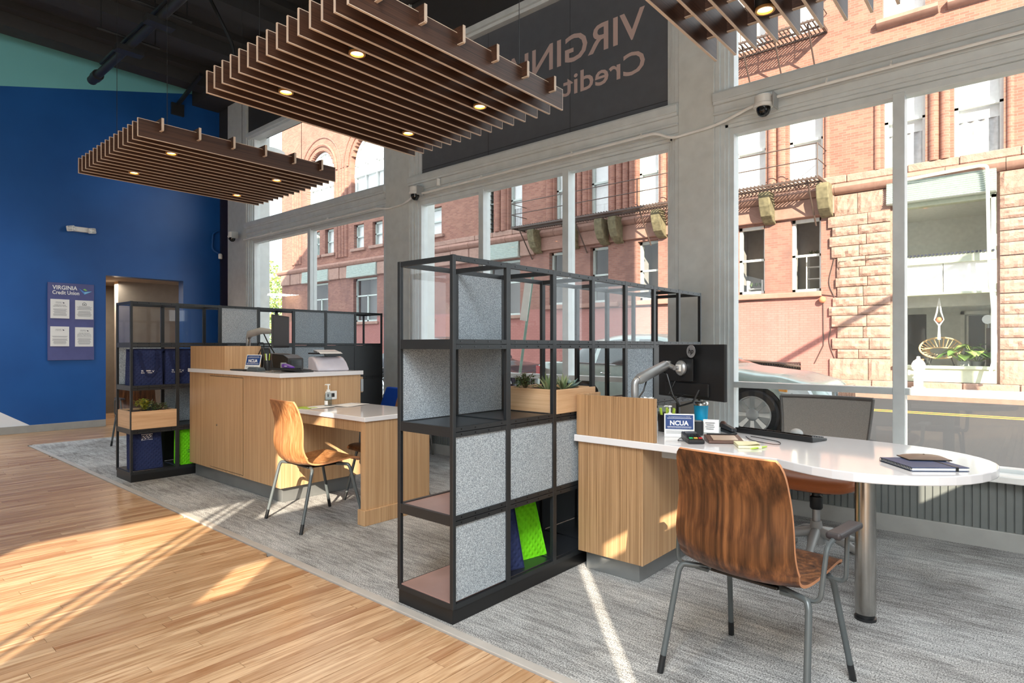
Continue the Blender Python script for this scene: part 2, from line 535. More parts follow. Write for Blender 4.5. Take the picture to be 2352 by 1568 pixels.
def leafm(name, a, b, rough=.45):
    t = NT(name, rough); oi = t.n('ShaderNodeObjectInfo'); ge = t.n('ShaderNodeNewGeometry')
    r = t.math('FRACT', t.math('ADD', oi.outputs['Random'], ge.outputs['Random Per Island']))
    t.color(t.ramp(r, [(0., a), (1., b)])); return t.m
M['leaf_jade'] = leafm('jade_leaf', lin(58, 84, 48), lin(120, 142, 92))
M['leaf_yellow'] = leafm('variegated_leaf', lin(96, 120, 40), lin(206, 196, 84))
M['leaf_blue'] = leafm('blue_green_leaf', lin(120, 148, 140), lin(176, 196, 190))
M['leaf_aloe'] = leafm('aloe_leaf', lin(104, 124, 84), lin(164, 172, 132))
M['leaf_monstera'] = leafm('monstera_leaf', lin(72, 112, 48), lin(170, 196, 104))
M['leaf_tree'] = leafm('tree_leaf', lin(112, 138, 66), lin(176, 192, 110))
M['soil'] = plain('potting_soil', lin(64, 50, 40), .95, var=.3)
M['rattan'] = plain('rattan', lin(214, 184, 140), .6)
M['terracotta'] = plain('terracotta', lin(204, 126, 92), .8)
M['car_silver'] = plain('silver_green_paint', lin(168, 180, 176), .18, .25)
M['car_dark'] = plain('dark_blue_paint', lin(40, 42, 58), .1, .2)
M['car_white'] = plain('white_car_paint', lin(226, 230, 234), .2)
M['car_glass'] = plain('car_window', lin(40, 52, 54), .05, 0, .8)
M['tyre'] = plain('tyre_rubber', lin(28, 28, 30), .75)
M['chrome'] = plain('chrome', lin(214, 216, 218), .12, 1.0)
M['lamp_clear'] = plain('lamp_lens', lin(206, 212, 216), .1)
M['lamp_red'] = plain('red_lamp_lens', lin(186, 34, 40), .12)
M['lamp_amber'] = plain('amber_lens', lin(220, 150, 70), .15)
M['sign_green'] = plain('green_sign_post', lin(122, 146, 136), .5, .3)
M['hydrant'] = plain('white_hydrant_paint', lin(232, 232, 230), .5)
M['warm_lens'] = emit('warm_lamp_lens', (1.0, .72, .38, 1), 6.0)
M['gold_ring'] = plain('gold_baffle', lin(196, 150, 96), .3, .6)
M['tumbler'] = plain('turquoise_enamel', lin(26, 160, 206), .3)
M['purple'] = plain('purple_plastic', lin(112, 62, 170), .35)
M['gel'] = plain('sanitizer_gel', lin(196, 214, 222), .1)
M['lime'] = plain('lime_plastic', lin(178, 206, 70), .4)
M['note_yellow'] = plain('cream_notepaper', lin(236, 230, 190), .7)
M['brown_pad'] = plain('brown_pad', lin(92, 66, 56), .4)
M['screen_beige'] = plain('beige_screen', lin(188, 164, 144), .2)
M['screen_dark'] = plain('dark_screen', lin(72, 74, 76), .35)
M['navy_book'] = plain('navy_cover', lin(44, 62, 100), .5)
M['wallet'] = plain('brown_leather', lin(112, 92, 78), .4, var=.15)
M['poster'] = plain('slate_blue_board', lin(86, 90, 142), .5)
M['logo_blue'] = plain('logo_blue', lin(92, 148, 222), .4)
M['logo_sky'] = plain('logo_light_blue', lin(130, 196, 236), .4)
M['logo_green'] = plain('logo_green', lin(150, 208, 108), .4)
M['red_key'] = plain('red_key', lin(200, 60, 60), .4)
M['green_key'] = plain('green_key', lin(60, 180, 110), .4)
M['amber_key'] = plain('amber_key', lin(220, 180, 80), .4)
M['pale_green_wall'] = plain('sage_paint', lin(186, 192, 172), .6)
M['int_white'] = plain('shop_white', lin(222, 224, 220), .8)
# ================================================================== STRUCTURE
WX0, WX1, WY0, WY1, CZ = -11.25, 1.9, -8.0, 4.87, 5.9
def in_view(x, y, z):
    s, c = math.sin(math.radians(40.73)), math.cos(math.radians(40.73))
    d = -s*x+c*y; r = c*x+s*y
    if d < .2: return None
    px = 1176+1400*r/d; py = 793.8-1400*(z-1.28)/d
    return (px, py, d) if -20 < px < 2372 and -20 < py < 1590 else None

floor = sroot('floor')
mb = MB(); mb.box(-14.5, 2.1, WY0-.2, 5.3, -.2, -.02)
mb.build('subfloor', plain('subfloor', lin(60, 44, 30), .8), floor)
cells = []
bw = .0605
nrow = int((WX1-(-13.4))/bw)
for i in range(nrow):
    x0 = -13.4+i*bw
    y = WY0+random.uniform(-.8, 0)
    yend = 1.862 if x0 > -9.79 else 4.86
    while y < yend:
        L = random.uniform(.45, 1.5); y1 = min(y+L, yend)
        if y1 > WY0 and y1-y > .03: cells.append((x0, max(y, WY0), y1))
        y = y1
def vis(c):
    best = None
    for k in (0, .5, 1):
        v = in_view(c[0]+bw/2, c[1]+(c[2]-c[1])*k, 0)
        if v and c[0] > -11.2 and (best is None or v[2] < best): best = v[2]
    return best
seen = sorted([(vis(c), c) for c in cells if vis(c) is not None])
near = [c for _, c in seen[:300]]; nearset = set(near)
for c in near:
    m = MB(); h = random.uniform(-.0007, .0003)
    m.box(c[0]+.0014, c[0]+bw-.0014, c[1]+.001, c[2]-.001, -.02, h)
    m.build('plank', M['planks'], floor, recalc=False)
m = MB()
for c in cells:
    if c not in nearset:
        m.box(c[0]+.0014, c[0]+bw-.0014, c[1]+.001, c[2]-.001, -.02, random.uniform(-.0007, .0003))
m.build('planks', M['planks'], floor, kind='stuff', recalc=False)

CT = .006      # carpet top
struct('carpet', MB().box(-9.73, WX1, 1.91, WY1, -.02, CT), M['carpet'])
m = MB(); m.box(-9.78, WX1, 1.865, 1.912, -.02, .009); m.box(-9.78, -9.735, 1.865, WY1-.02, -.02, .009)
struct('trim_1', m, plain('carpet_edge_strip', lin(168, 162, 156), .5), bevel=.003)

# blue mural wall with its doorway
m = MB(); holes_wall(m, WY0, 5.2, 0, CZ+.1, -11.45, WX0, [(3.139, 4.303, -1, 2.405)], 'x')
struct('wall_left', m, M['mural'])
m = MB(); m.box(WX0-.001, WX0+.014, WY0, 3.137, 0, .11); m.box(WX0-.001, WX0+.014, 4.305, 4.93, 0, .11)
struct('baseboard_left', m, M['base'], bevel=.003)
m = MB(); m.box(-11.6, -11.2, 4.93, 5.2, 0, CZ)
struct('wall_corner', m, plain('navy_corner_paint', lin(30, 34, 62), .6))
# corridor behind the doorway
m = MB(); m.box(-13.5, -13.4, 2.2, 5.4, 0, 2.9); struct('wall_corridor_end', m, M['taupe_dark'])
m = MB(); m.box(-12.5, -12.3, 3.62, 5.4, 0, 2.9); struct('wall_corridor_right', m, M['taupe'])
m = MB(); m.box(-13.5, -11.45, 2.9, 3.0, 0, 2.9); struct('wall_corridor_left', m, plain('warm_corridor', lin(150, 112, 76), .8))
m = MB(); m.box(-13.5, -11.46, 2.8, 5.4, 2.42, 2.55); struct('ceiling_corridor', m, M['taupe'])
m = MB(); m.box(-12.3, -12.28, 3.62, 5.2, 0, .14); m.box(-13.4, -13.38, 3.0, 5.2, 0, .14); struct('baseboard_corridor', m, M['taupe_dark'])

# ceiling, beams, services
struct('ceiling', MB().box(-14.5, 2.1, WY0-.2, 5.3, CZ, CZ+.2), M['ceiling'])
beams = sroot('ceiling_beams')
for i, bx in enumerate((-10.75, -9.35, -7.95, -6.55, -5.15, -3.75, -2.35, -.95, .45)):
    MB().box(bx-.16, bx+.16, WY0, 4.9, 5.62, CZ).build('beam', M['ceiling'], beams)
    MB().box(bx+.16, bx+.34, WY0, 4.9, 5.8, CZ).build('beam_flange', M['ceiling'], beams)
MB().box(WX0, WX1, 4.45, 4.9, 5.5, CZ).build('beam', M['ceiling'], beams)

# window wall -------------------------------------------------------
PF = 4.88
pillars = ((-10.83, -10.14), (-6.35, -5.876), (-2.325, -2.01))
for i, (a, b) in enumerate(pillars):
    struct('pillar', MB().box(a, b, PF, 5.3, 0, 5.55), M['pillar'], bevel=.006)
struct('pillar', MB().box(1.55, 2.1, PF, 5.3, 0, 5.9), M['pillar'])
struct('wall_back', MB().box(-11.3, 2.1, 4.9, 5.25, 0, .44), M['bead'])
m = MB(); m.box(-11.3, 2.1, 4.92, 5.25, 4.88, CZ); struct('wall_back_upper', m, M['ceiling'])
bb = sroot('baseboard_back')
for i, (a, b) in enumerate(((-10.14, -6.35), (-5.876, -2.325), (-2.01, 1.55))):
    MB().box(a, b, 4.872, 4.9, 0, .12).build('skirting', M['base'], bb, bevel=.004)
for a, b in pillars:
    MB().box(a-.012, b+.012, PF-.014, PF+.02, 0, .12).build('skirting', M['base'], bb, bevel=.004)
panel = sroot('wall_panelling')
m = MB()
x = -10.1
while x < 1.55:
    hid = any(a-.03 < x < b+.02 for a, b in pillars)
    if not hid:
        q = MB(); q.box(x+.0015, x+.0365, 4.884, 4.902, .115, .44); q.cyl((x+.0388, 4.891, .115), (x+.0388, 4.891, .44), .0026, 6)
        if -2.0 < x < .35: q.build('bead_board', M['bead'], panel, bevel=.0015, segs=1)
        else:
            m.add(q.v, q.f)
    x += .042
m.build('bead_boards', M['bead'], panel, kind='stuff')

GZ0, GZ1, TZ0, TZ1, RZ = .49, 3.03, 3.36, 4.76, .965
def window(idx, xa, xb, mulls, upper=True):
    w = sroot('window_%d' % idx)
    P = lambda n, b, mt=M['frame'], **k: b.build(n, mt, w, **k)
    for s, xe in ((1, xa), (-1, xb)):
        q = MB()
        for w0, w1, yy in ((0, .04, 4.895), (.035, .075, 4.915), (.07, .1, 4.93), (.095, .135, 4.955)):
            a, b = sorted((xe+s*w0, xe+s*w1)); q.box(a, b, yy, 5.06, .45, 4.88)
        P('jamb', q, bevel=.003)
    a, b = xa+.13, xb-.13
    q = MB(); q.box(a, b, 4.955, 5.05, GZ0-.05, GZ0+.012); q.box(a, b, 4.955, 5.05, GZ1-.02, GZ1+.03)
    P('frame', q, bevel=.003)
    q = MB()
    for z0, z1, yy in ((GZ1+.03, 3.09, 4.93), (3.085, 3.115, 4.905), (3.11, 3.17, 4.885), (3.165, 3.185, 4.86), (3.18, 3.25, 4.875), (3.245, 3.275, 4.85), (3.27, 3.335, 4.838), (3.33, TZ0, 4.87)):
        q.box(xa, xb, yy, 5.05, z0, z1)
    P('transom_moulding', q, bevel=.004)
    q = MB(); q.box(a, b, 4.95, 5.05, RZ-.025, RZ+.022); P('rail', q, bevel=.003)
    for mx in mulls:
        P('mullion', MB().box(mx-.036, mx+.036, 4.94, 5.06, GZ0, GZ1), bevel=.003)
    P('sill', MB().box(xa, xb, 4.80, 5.06, .435, .478), M['white'], bevel=.006)
    q = MB(); q.box(xa, xb, 4.9, 5.06, 4.76, 4.80); q.box(xa, xb, 4.87, 5.06, 4.795, 4.86); P('head_moulding', q, bevel=.004)
    es = [a]+[v for mx in mulls for v in (mx-.036, mx+.036)]+[b]
    for k in range(0, len(es), 2):
        P('pane', MB().box(es[k], es[k+1], 4.998, 5.004, RZ+.02, GZ1), M['glass_tint'], recalc=False)
        P('pane', MB().box(es[k], es[k+1], 4.998, 5.004, GZ0, RZ-.02), M['glass_tint'], recalc=False)
    if upper:
        P('pane', MB().box(a, b, 4.998, 5.004, TZ0, TZ1), M['glass_tint'], recalc=False)
    return w
window(1, -10.14, -6.35, (-8.28,))
window(2, -5.876, -2.325, (-4.715, -3.555), upper=False)
window(3, -2.01, 1.55, (-.725, .45))

# unseen walls around the camera; right-hand holes shaped for sun patches and fill light
m = MB()
holes_wall(m, WY0, 4.9, 0, CZ, WX1, WX1+.04, [(-6.6, -5.05, 3.3, 4.75), (-4.76, -3.9, 4.34, 4.96), (-4.35, -4.08, 3.5, 3.76), (-1.42, -1.30, 1.95, 2.74),
    (-1.24, -1.02, 2.66, 2.78), (-.78, -.5, 2.66, 2.76), (2.1, 3.5, 1.95, 2.8), (-7.8, -6.95, .3, 4.0), (-6.8, -5.1, .3, 2.6), (-4.9, -3.3, .3, 2.6)], 'x')
m.box(WX1+.005, WX1+.03, -5.155, -5.125, 3.3, 4.75); m.box(WX1+.005, WX1+.03, -5.285, -5.245, 3.3, 4.75)
struct('wall_right', m, M['pillar'])
m = MB(); m.box(WX0, WX1, WY0-.25, WY0, 0, CZ)
struct('wall_front', m, M['pillar'])
# upper storeys of this building, which shade the street
m = MB(); m.box(-15, 2.1, WY0-.25, 5.35, 6.1, 20.2); struct('wall_upper_storeys', m, M['brick'])
m = MB(); m.box(-11.5, -10.84, 5.06, 5.55, 0, 5.0); struct('wall_outer_pier', m, M['brick_x'])
q = MB(); q.lathe([(.22, 0), (.24, .04), (.27, .12), (.36, .2), (.36, .28), (.3, .3)], (-10.72, 5.5, 4.55), 16)
struct('trim_2', q, M['pillar'], smooth=True)

# ground outside
struct('pavement_near', MB().box(-60, 30, 5.3, 7.7, -.25, .03), M['concrete'])
struct('street', MB().box(-260, 60, 7.5, 17.4, -.35, 0.0), M['asphalt'])
struct('pavement_far', MB().box(-60, 30, 17.2, 20.4, -.35, .13), M['concrete'])
struct('kerb', MB().box(-60, 30, 17.1, 17.35, -.3, .14), M['stone_smooth'], bevel=.02)
for k, yy in enumerate((13.7, 14.0)):
    struct('road_line', MB().box(-120, 40, yy, yy+.11, -.005, .004), M['yellow'])
struct('ground_beyond', MB().box(-300, -60, -80, 160, -.6, -.05), plain('distant_ground', lin(150, 150, 140), .9))

# added fill light that brightens the corridor
ld = D.lights.new('corridor_fill', 'AREA'); ld.size = .6; ld.energy = 34; ld.color = (1, .9, .78)
lo = D.objects.new('corridor_fill', ld); COL.objects.link(lo); lo.location = (-12.4, 3.3, 2.38)
# ================================================================== SHELVING UNITS
ZL = (.085, .478, .884, 1.288, 1.695)
def shelving(name, label, X0, X1, Y0, pitch, spec):
    root = thing(name, label, 'shelving', ((X0+X1)/2, Y0, CT), group=None)
    P = lambda n, b, mt, **k: b.build(n, mt, root, **k)
    Y1 = Y0+7*pitch
    P('plinth', MB().box(X0+.006, X1-.006, Y0+.004, Y1-.004, CT, .078), M['plinth'], bevel=.003)
    ys = [Y0+i*pitch for i in range(8)]
    sp = None
    for xi, x in enumerate((X0, X1)):
        for i, y in enumerate(ys):
            xa, xb = (x, x+.022) if xi == 0 else (x-.022, x)
            ya, yb = (y, y+.02) if i == 0 else (y-.02, y) if i == 7 else (y-.016, y+.016)
            P('post', MB().box(xa, xb, ya, yb, .075, 1.697), M['metal_dark'], bevel=.0015, segs=1)
    for li, z in enumerate(ZL):
        h0, h1 = (z-.024, z) if li == 4 else (z-.012, z+.012) if li == 0 else (z-.024, z+.022)
        for x in (X0, X1-.022):
            q = MB()
            for i in range(7):
                a, b = ys[i]+(.02 if i == 0 else .016), ys[i+1]-(.02 if i == 6 else .016)
                if li in (0, 4): q.box(x+.001, x+.021, a, b, h0, h1)
                else:
                    q.box(x+.001, x+.021, a, b, h0, z-.0025); q.box(x+.001, x+.021, a, b, z+.0005, h1)
            P('rail', q, M['metal_dark'])
        for i, y in enumerate(ys):
            ya, yb = (y, y+.02) if i == 0 else (y-.02, y) if i == 7 else (y-.012, y+.012)
            P('cross_rail', MB().box(X0+.022, X1-.022, ya+.001, yb-.001, h0, h1), M['metal_dark'])
    q = MB()
    for li, z in enumerate(ZL[1:]):
        for i in range(7):
            for k in (.14, .38, .62, .86):
                for zz in ((z-.012, z+.012) if li < 3 else (z-.012,)):
                    q.cyl((X1-.002, ys[i]+pitch*k, zz), (X1+.0012, ys[i]+pitch*k, zz), .0034, 6)
    P('screws', q, M['black_gloss'], kind='stuff')
    def cell(c, r):
        return ys[c]+.014, ys[c+1]-.014, ZL[3-r]+.02, ZL[4-r]-.022
    for kind, side, cells in spec:
        for c, r in cells:
            a, b, z0, z1 = cell(c, r)
            if kind == 'felt':
                x = X1-.02 if side == 'front' else X0+.006
                P('felt_panel', MB().box(x, x+.013, a, b, z0, z1), M['felt'], bevel=.003)
            elif kind == 'glass':
                x = X1-.014 if side == 'front' else X0+.008
                P('glass_panel', MB().box(x, x+.004, a-.002, b+.002, z0, z1), M['glass'], recalc=False)
            elif kind == 'endglass':
                P('glass_panel', MB().box(X0+.02, X1-.02, Y0+.006, Y0+.010, z0, z1), M['glass'], recalc=False)
            elif kind == 'board':
                zt = ZL[3-r]
                P('shelf_board', MB().box(X0+.018, X1-.018, ys[c]+.008, ys[c+1]-.008, zt-.004, zt+.018), M[side], bevel=.002, segs=1)
            elif kind == 'door':
                P('door_panel', MB().box(X1-.022, X1-.004, a-.006, b+.006, z0-.004, z1+.004), M['metal_black'], bevel=.002)
            elif kind == 'back':
                P('back_panel', MB().box(X0+.004, X0+.012, a, b, z0, z1), M['plinth'])
    return root
near_shelf = shelving('shelving_unit', 'black metal cube shelving with grey felt panels joined to the desk with the rounded end', -2.41, -2.012, 1.925, .387, [
    ('felt', 'front', [(0, 2), (1, 2), (2, 2), (0, 3), (4, 1)]), ('felt', 'back', [(1, 0), (0, 1), (1, 1)]),
    ('glass', 'back', [(0, 0)]), ('glass', 'front', [(2, 0), (3, 0), (4, 0)]), ('endglass', '', [(0, 0)]),
    ('board', 'shelf_black', [(c, 1) for c in range(7)]+[(c, 3) for c in range(1, 7)]+[(c, 0) for c in (0, 1)]),
    ('board', 'shelf_brown', [(0, 2), (0, 3)]), ('board', 'shelf_black', [(c, 2) for c in range(1, 7)]),
    ('door', '', [(5, 1), (6, 1)]), ('back', '', [(c, 3) for c in range(1, 7)])])
far_shelf = shelving('shelving_unit', 'black metal cube shelving with felt panels and totes joined to the tall counter', -6.78, -6.377, 1.977, .411, [
    ('felt', 'front', [(2, 0), (4, 0), (5, 0), (3, 1), (4, 1)]), ('felt', 'back', [(0, 1), (1, 2)]),
    ('glass', 'back', [(0, 0), (1, 0)]), ('endglass', '', [(0, 0)]),
    ('board', 'shelf_black', [(c, r) for c in range(7) for r in (1, 2, 3)]),
    ('door', '', [(5, 1), (6, 1), (5, 2), (6, 2), (5, 3), (6, 3)]), ('back', '', [(1, 3), (2, 3), (2, 2), (2, 1)])])

def logo(parent, mats, origin, right, up, w, names=('logo_wing', 'logo_wing', 'logo_leaf')):
    o, r, u = Vector(origin), Vector(right), Vector(up)
    n = r.cross(u)*.001
    for nm, mt, pl in zip(names, mats, (((0, .53), (.43, 0), (.43, .22)), ((.43, .22), (.43, 0), (1, .3)), ((.33, .42), (.45, .5), (.66, .36), (.5, .32)))):
        q = MB(); q.add([o+r*(p[0]*w)+u*(p[1]*w)+n for p in pl], [tuple(range(len(pl)))])
        q.build(nm, mt, parent, recalc=False)

def tote(label, loc, rz, w, d, h, mat, strap, lean=0.0, txt=True, handle=True, patch=False, group=None, printm=None):
    """front faces local +x"""
    root = thing('tote_bag', label, 'bag', loc, rz, group)
    def fx(u, z):   # slight bulge of the front face
        return d/2+.012*math.sin(PI*u)*math.sin(PI*min(1, z/h))-lean*z/h
    q = MB()
    q.grid(lambda u, v: (fx(u, v*h), (u-.5)*w*(1-.03*v), v*h), 8, 8)
    q.grid(lambda u, v: (-d/2*(1-.3*v)-lean*v, (.5-u)*w*(1-.03*v), v*h), 8, 8)
    q.grid(lambda u, v: (-d/2*(1-.3*v)-lean*v+u*(fx(0, v*h)+d/2*(1-.3*v)+lean*v), -.5*w*(1-.03*v)+.012*math.sin(PI*u)*v, v*h), 4, 8)
    q.grid(lambda u, v: (fx(1, v*h)-u*(fx(1, v*h)+d/2*(1-.3*v)+lean*v), .5*w*(1-.03*v)-.012*math.sin(PI*u)*v, v*h), 4, 8)
    q.grid(lambda u, v: (-d/2*.7-lean+u*(d/2+d/2*.7), (v-.5)*w*.97, h-.004-.02*math.sin(PI*u)), 4, 4)
    q.grid(lambda u, v: (-d/2+u*d, (.5-v)*w, 0), 2, 2)
    q.build('bag_body', mat, root, smooth=True, local=True, recalc=False)
    q = MB()
    e = [(fx(0, h*k/6)+.002, -w/2*(1-.03*k/6), h*k/6) for k in range(7)]
    f = [(fx(1, h*k/6)+.002, w/2*(1-.03*k/6), h*k/6) for k in reversed(range(7))]
    q.tube(e+f, .004, 6); q.tube([e[0], f[-1]], .004, 6)
    q.build('piping', strap, root, local=True, smooth=True)
    if handle:
        def rib(pts, ww):
            q = MB(); k = len(pts)
            q.grid(lambda u, v: (fx(.5+pts[round(v*(k-1))][0]/w, pts[round(v*(k-1))][1])+.006, pts[round(v*(k-1))][0]+(u-.5)*ww, pts[round(v*(k-1))][1]), 1, k-1)
            q.grid(lambda u, v: (fx(.5+pts[round(v*(k-1))][0]/w, pts[round(v*(k-1))][1])+.010, pts[round(v*(k-1))][0]+(.5-u)*ww, pts[round(v*(k-1))][1]), 1, k-1)
            return q
        a = [(-w*.3, h*.95), (-w*.29, h*.8), (-w*.24, h*.62), (-w*.15, h*.42), (-w*.04, h*.27), (w*.08, h*.23), (w*.2, h*.33), (w*.29, h*.5), (w*.31, h*.7), (w*.3, h*.95)]
        rib(a, w*.1).build('handle', strap, root, local=True, recalc=False)
        q = MB(); q.box(fx(.2, h*.86)+.008, fx(.2, h*.86)+.016, -w*.36, -w*.22, h*.82, h*.9); q.box(fx(.8, h*.86)+.008, fx(.8, h*.86)+.016, w*.24, w*.38, h*.82, h*.9)
        q.build('strap_pad', strap, root, local=True)
    pm = printm or M['white_print']
    if txt:
        x = fx(.5, h*.4)+.0045
        q = MB(); text_mb(q, 'VIRGINIA', (x, -w*.26, h*.385), (0, 1, 0), (0, 0, 1), h*.04, w*.34, bold=.02)
        text_mb(q, 'Credit Union', (x, -w*.26, h*.335), (0, 1, 0), (0, 0, 1), h*.036, w*.38, bold=.015)
        o = q.build('lettering', pm, root, local=True, recalc=False)
        R = WM[root.name]
        for k in range(1):
            logo(root, (pm, pm, pm), R @ Vector((x, w*.1, h*.34)), R.to_3x3() @ Vector((0, 1, 0)), (0, 0, 1), w*.2)
    if patch:
        x = fx(.5, h*.85)+.003
        q = MB(); q.box(x-.002, x+.002, -w*.18, w*.2, h*.77, h*.93); q.build('label_window', plain('clear_label_sleeve', lin(60, 66, 90), .1), root, local=True)
        q = MB()
        for k in range(9):
            yy = -w*.15+w*.32*k/9
            q.rbox((x+.003, yy, h*(.80+.1*((k*37) % 10)/10)), (.001, w*.05, h*.012), (.6+.1*(k % 3), 0, 0))
        q.box(x+.002, x+.003, -w*.18, w*.2, h*.92, h*.93); q.box(x+.002, x+.003, -w*.18, w*.2, h*.77, h*.776)
        q.build('label_print', M['white_print'], root, local=True)
    return root
zf = lambda r: ZL[3-r]+.018
tote('navy quilted tote bag with a white logo, first from the end on the far shelving', (-6.52, 2.135, zf(1)+.001), 0.05, .255, .2, .345, M['navy_fab'], M['navy_strap'], .01)
tote('navy quilted tote bag with a white logo, partly behind the raised oak box', (-6.54, 2.43, zf(1)+.001), -.12, .24, .2, .345, M['navy_fab'], M['navy_strap'], .01)
tote('navy tote bag with a clear label sleeve on the bottom shelf of the far shelving', (-6.52, 2.145, zf(3)+.001), 0.0, .26, .16, .355, M['navy_fab'], M['navy_strap'], .05, txt=False, handle=False, patch=True)
tote('lime green tote bag on the bottom shelf beside the tall oak counter', (-6.5, 2.545, zf(3)+.001), 0.1, .24, .14, .34, M['green_fab'], M['green_fab'], .02, handle=False, printm=M['dark_print'])
tote('navy tote bag leaning on the bottom shelf beside the lime green bag in near shelving', (-2.19, 2.425, zf(3)+.001), -.25, .2, .2, .34, M['navy_fab'], M['navy_strap'], .1, txt=False, handle=False)
tote('lime green tote bag leaning on the bottom shelf of the near shelving', (-2.21, 2.66, zf(3)+.001), -.2, .2, .17, .34, M['green_fab'], M['green_fab'], .12, txt=False, handle=False)

# planter boxes and plants
def planter(label, x0, x1, y0, y1, z0, z1):
    root = thing('planter_box', label, 'planter', ((x0+x1)/2, (y0+y1)/2, z0))
    t = .012
    for nm, b in (('side_panel', (x1-t, x1, y0, y1)), ('side_panel', (x0, x0+t, y0, y1)), ('end_panel', (x0+t, x1-t, y0, y0+t)), ('end_panel', (x0+t, x1-t, y1-t, y1))):
        MB().box(*b, z0, z1).build(nm, M['oak_pale'], root, bevel=.002)
    MB().box(x0+t, x1-t, y0+t, y1-t, z0, z0+.02).build('bottom_panel', M['oak_pale'], root)
    q = MB()
    q.grid(lambda u, v: (x0+t+u*(x1-x0-2*t), y0+t+v*(y1-y0-2*t), z1-.018+.008*mnoise.noise(Vector((u*9, v*9, 1)))), 12, 12)
    q.build('soil', M['soil'], root, kind='stuff', recalc=False)
    return root
planter('pale wood planter box on the near shelving behind the oak screen', -2.405, -2.008, 2.712, 3.10, zf(1), 1.036)
planter('pale wood planter box on the far shelving under the navy totes', -6.775, -6.372, 1.985, 2.377, zf(2), .664)

def leaf(q, base, d, L, w, droop=.3, curl=.15, n=5):
    d = Vector(d).normalized(); up = Vector((0, 0, 1))
    s = d.cross(up); s = s.normalized() if s.length > 1e-3 else Vector((1, 0, 0)); nn = s.cross(d)
    b = Vector(base); vs = []
    for i in range(n+1):
        t = i/n; ww = w*math.sin(PI*min(1, .12+.88*t)**.8)*.5 if i < n else .0006
        c = b+d*(L*t)-up*(droop*L*t*t)
        vs += [c-s*ww+nn*curl*ww, c-nn*.0015, c+s*ww+nn*curl*ww]
    fs = []
    for i in range(n):
        a = i*3; fs += [(a, a+1, a+4, a+3), (a+1, a+2, a+5, a+4)]
    q.add(vs, fs)
def bush(name, label, c, r, h, mat, nst, lw, L, cat='plant', stems=True):
    root = thing(name, label, cat, c)
    q = MB(); st = MB()
    for k in range(nst):
        a = random.uniform(0, 2*PI); rr = r*math.sqrt(random.random())
        top = Vector((c[0]+rr*math.cos(a), c[1]+rr*math.sin(a), c[2]+h*random.uniform(.55, 1)))
        st.tube([c, (Vector(c)+top)/2+Vector((0, 0, .01)), top], .0022, 5)
        for j in range(7):
            b = top-Vector((0, 0, j*.008)); an = j*2.4+k
            leaf(q, b, (math.cos(an), math.sin(an), random.uniform(.1, .9)), L*random.uniform(.7, 1.1), lw, .2)
    if stems: st.build('stem', plain('plant_stem', lin(110, 90, 66), .8), root)
    q.build('foliage', mat, root, kind='stuff', recalc=False)
    return root
def rosette(name, label, c, nl, L, w, mat, up0=.9, cat='plant'):
    root = thing(name, label, cat, c)
    for k in range(nl):
        an = k*2.4; e = up0*(1-.75*k/nl)+.12
        q = MB(); leaf(q, (c[0]+.008*math.cos(an), c[1]+.008*math.sin(an), c[2]), (math.cos(an)*(1.1-e), math.sin(an)*(1.1-e), e), L*random.uniform(.8, 1.1), w, .12, .5)
        q.build('leaf', mat, root, recalc=False)
    return root
zt = 1.02
bush('jade_plant', 'small round-leaved green plant at the back end of the near planter box', (-2.3, 2.79, zt), .075, .1, M['leaf_jade'], 22, .016, .022)
rosette('aloe_plant', 'spiky striped aloe in the near planter box beside the small leafed plant', (-2.13, 2.79, zt-.003), 16, .12, .022, M['leaf_aloe'])
rosette('aloe_plant', 'spiky aloe at the middle of the near planter box beside the pale succulent', (-2.1, 2.9, zt-.003), 14, .11, .02, M['leaf_aloe'])
rosette('succulent', 'pale blue-green rosette succulent at the outer end of the near planter box', (-2.13, 3.01, zt-.003), 16, .085, .036, M['leaf_blue'], .7)
zt = .648
bush('variegated_shrub', 'yellow and green variegated plant in the far planter box', (-6.47, 2.09, zt), .07, .12, M['leaf_yellow'], 14, .028, .05)
rosette('succulent', 'grey-green pointed succulent behind the variegated plant in the far planter', (-6.6, 2.2, zt), 14, .12, .03, M['leaf_blue'])
bush('jade_plant', 'dense small-leaved green plant at the right of the far planter box', (-6.5, 2.27, zt), .075, .085, M['leaf_jade'], 26, .014, .02)
# ================================================================== DESKS
DT = .775
def smooth_poly(pts, it=2):
    for _ in range(it):
        out = []
        for i in range(len(pts)):
            a, b = Vector(pts[i]), Vector(pts[(i+1) % len(pts)])
            out += [tuple(a*.75+b*.25), tuple(a*.25+b*.75)]
        pts = out
    return pts
desk = thing('peninsula_desk', 'oak desk with a white top ending in a round peninsula on a steel leg', 'desk', (-1.78, 3.2, CT))
bul = [(-.881, 2.841), (-.713, 2.732), (-.549, 2.712), (-.409, 2.762), (-.277, 2.854), (-.184, 2.97), (-.130, 3.103), (-.110, 3.235), (-.118, 3.339), (-.176, 3.476), (-.307, 3.604), (-.448, 3.667), (-.693, 3.719), (-.889, 3.73)]
mid = [tuple(Vector(bul[i])*(1-t)+Vector(bul[i+1])*t) for i in range(len(bul)-1) for t in (0, .5)]+[bul[-1]]
for _ in range(3):
    mid = [mid[0]]+[tuple((Vector(mid[i-1])+Vector(mid[i])*2+Vector(mid[i+1]))/4) for i in range(1, len(mid)-1)]+[mid[-1]]
outline = [(-2.004, 3.73), (-2.004, 2.868), (-1.5, 2.866), (-.93, 2.846)]+mid+[(-1.1, 3.73)]
MB().prism(outline, 'z', DT-.038, DT).build('worktop', M['quartz'], desk, bevel=.004)
MB().box(-1.985, -1.585, 2.885, 3.62, .115, DT-.038).build('cabinet', M['oak_dark'], desk, bevel=.002)
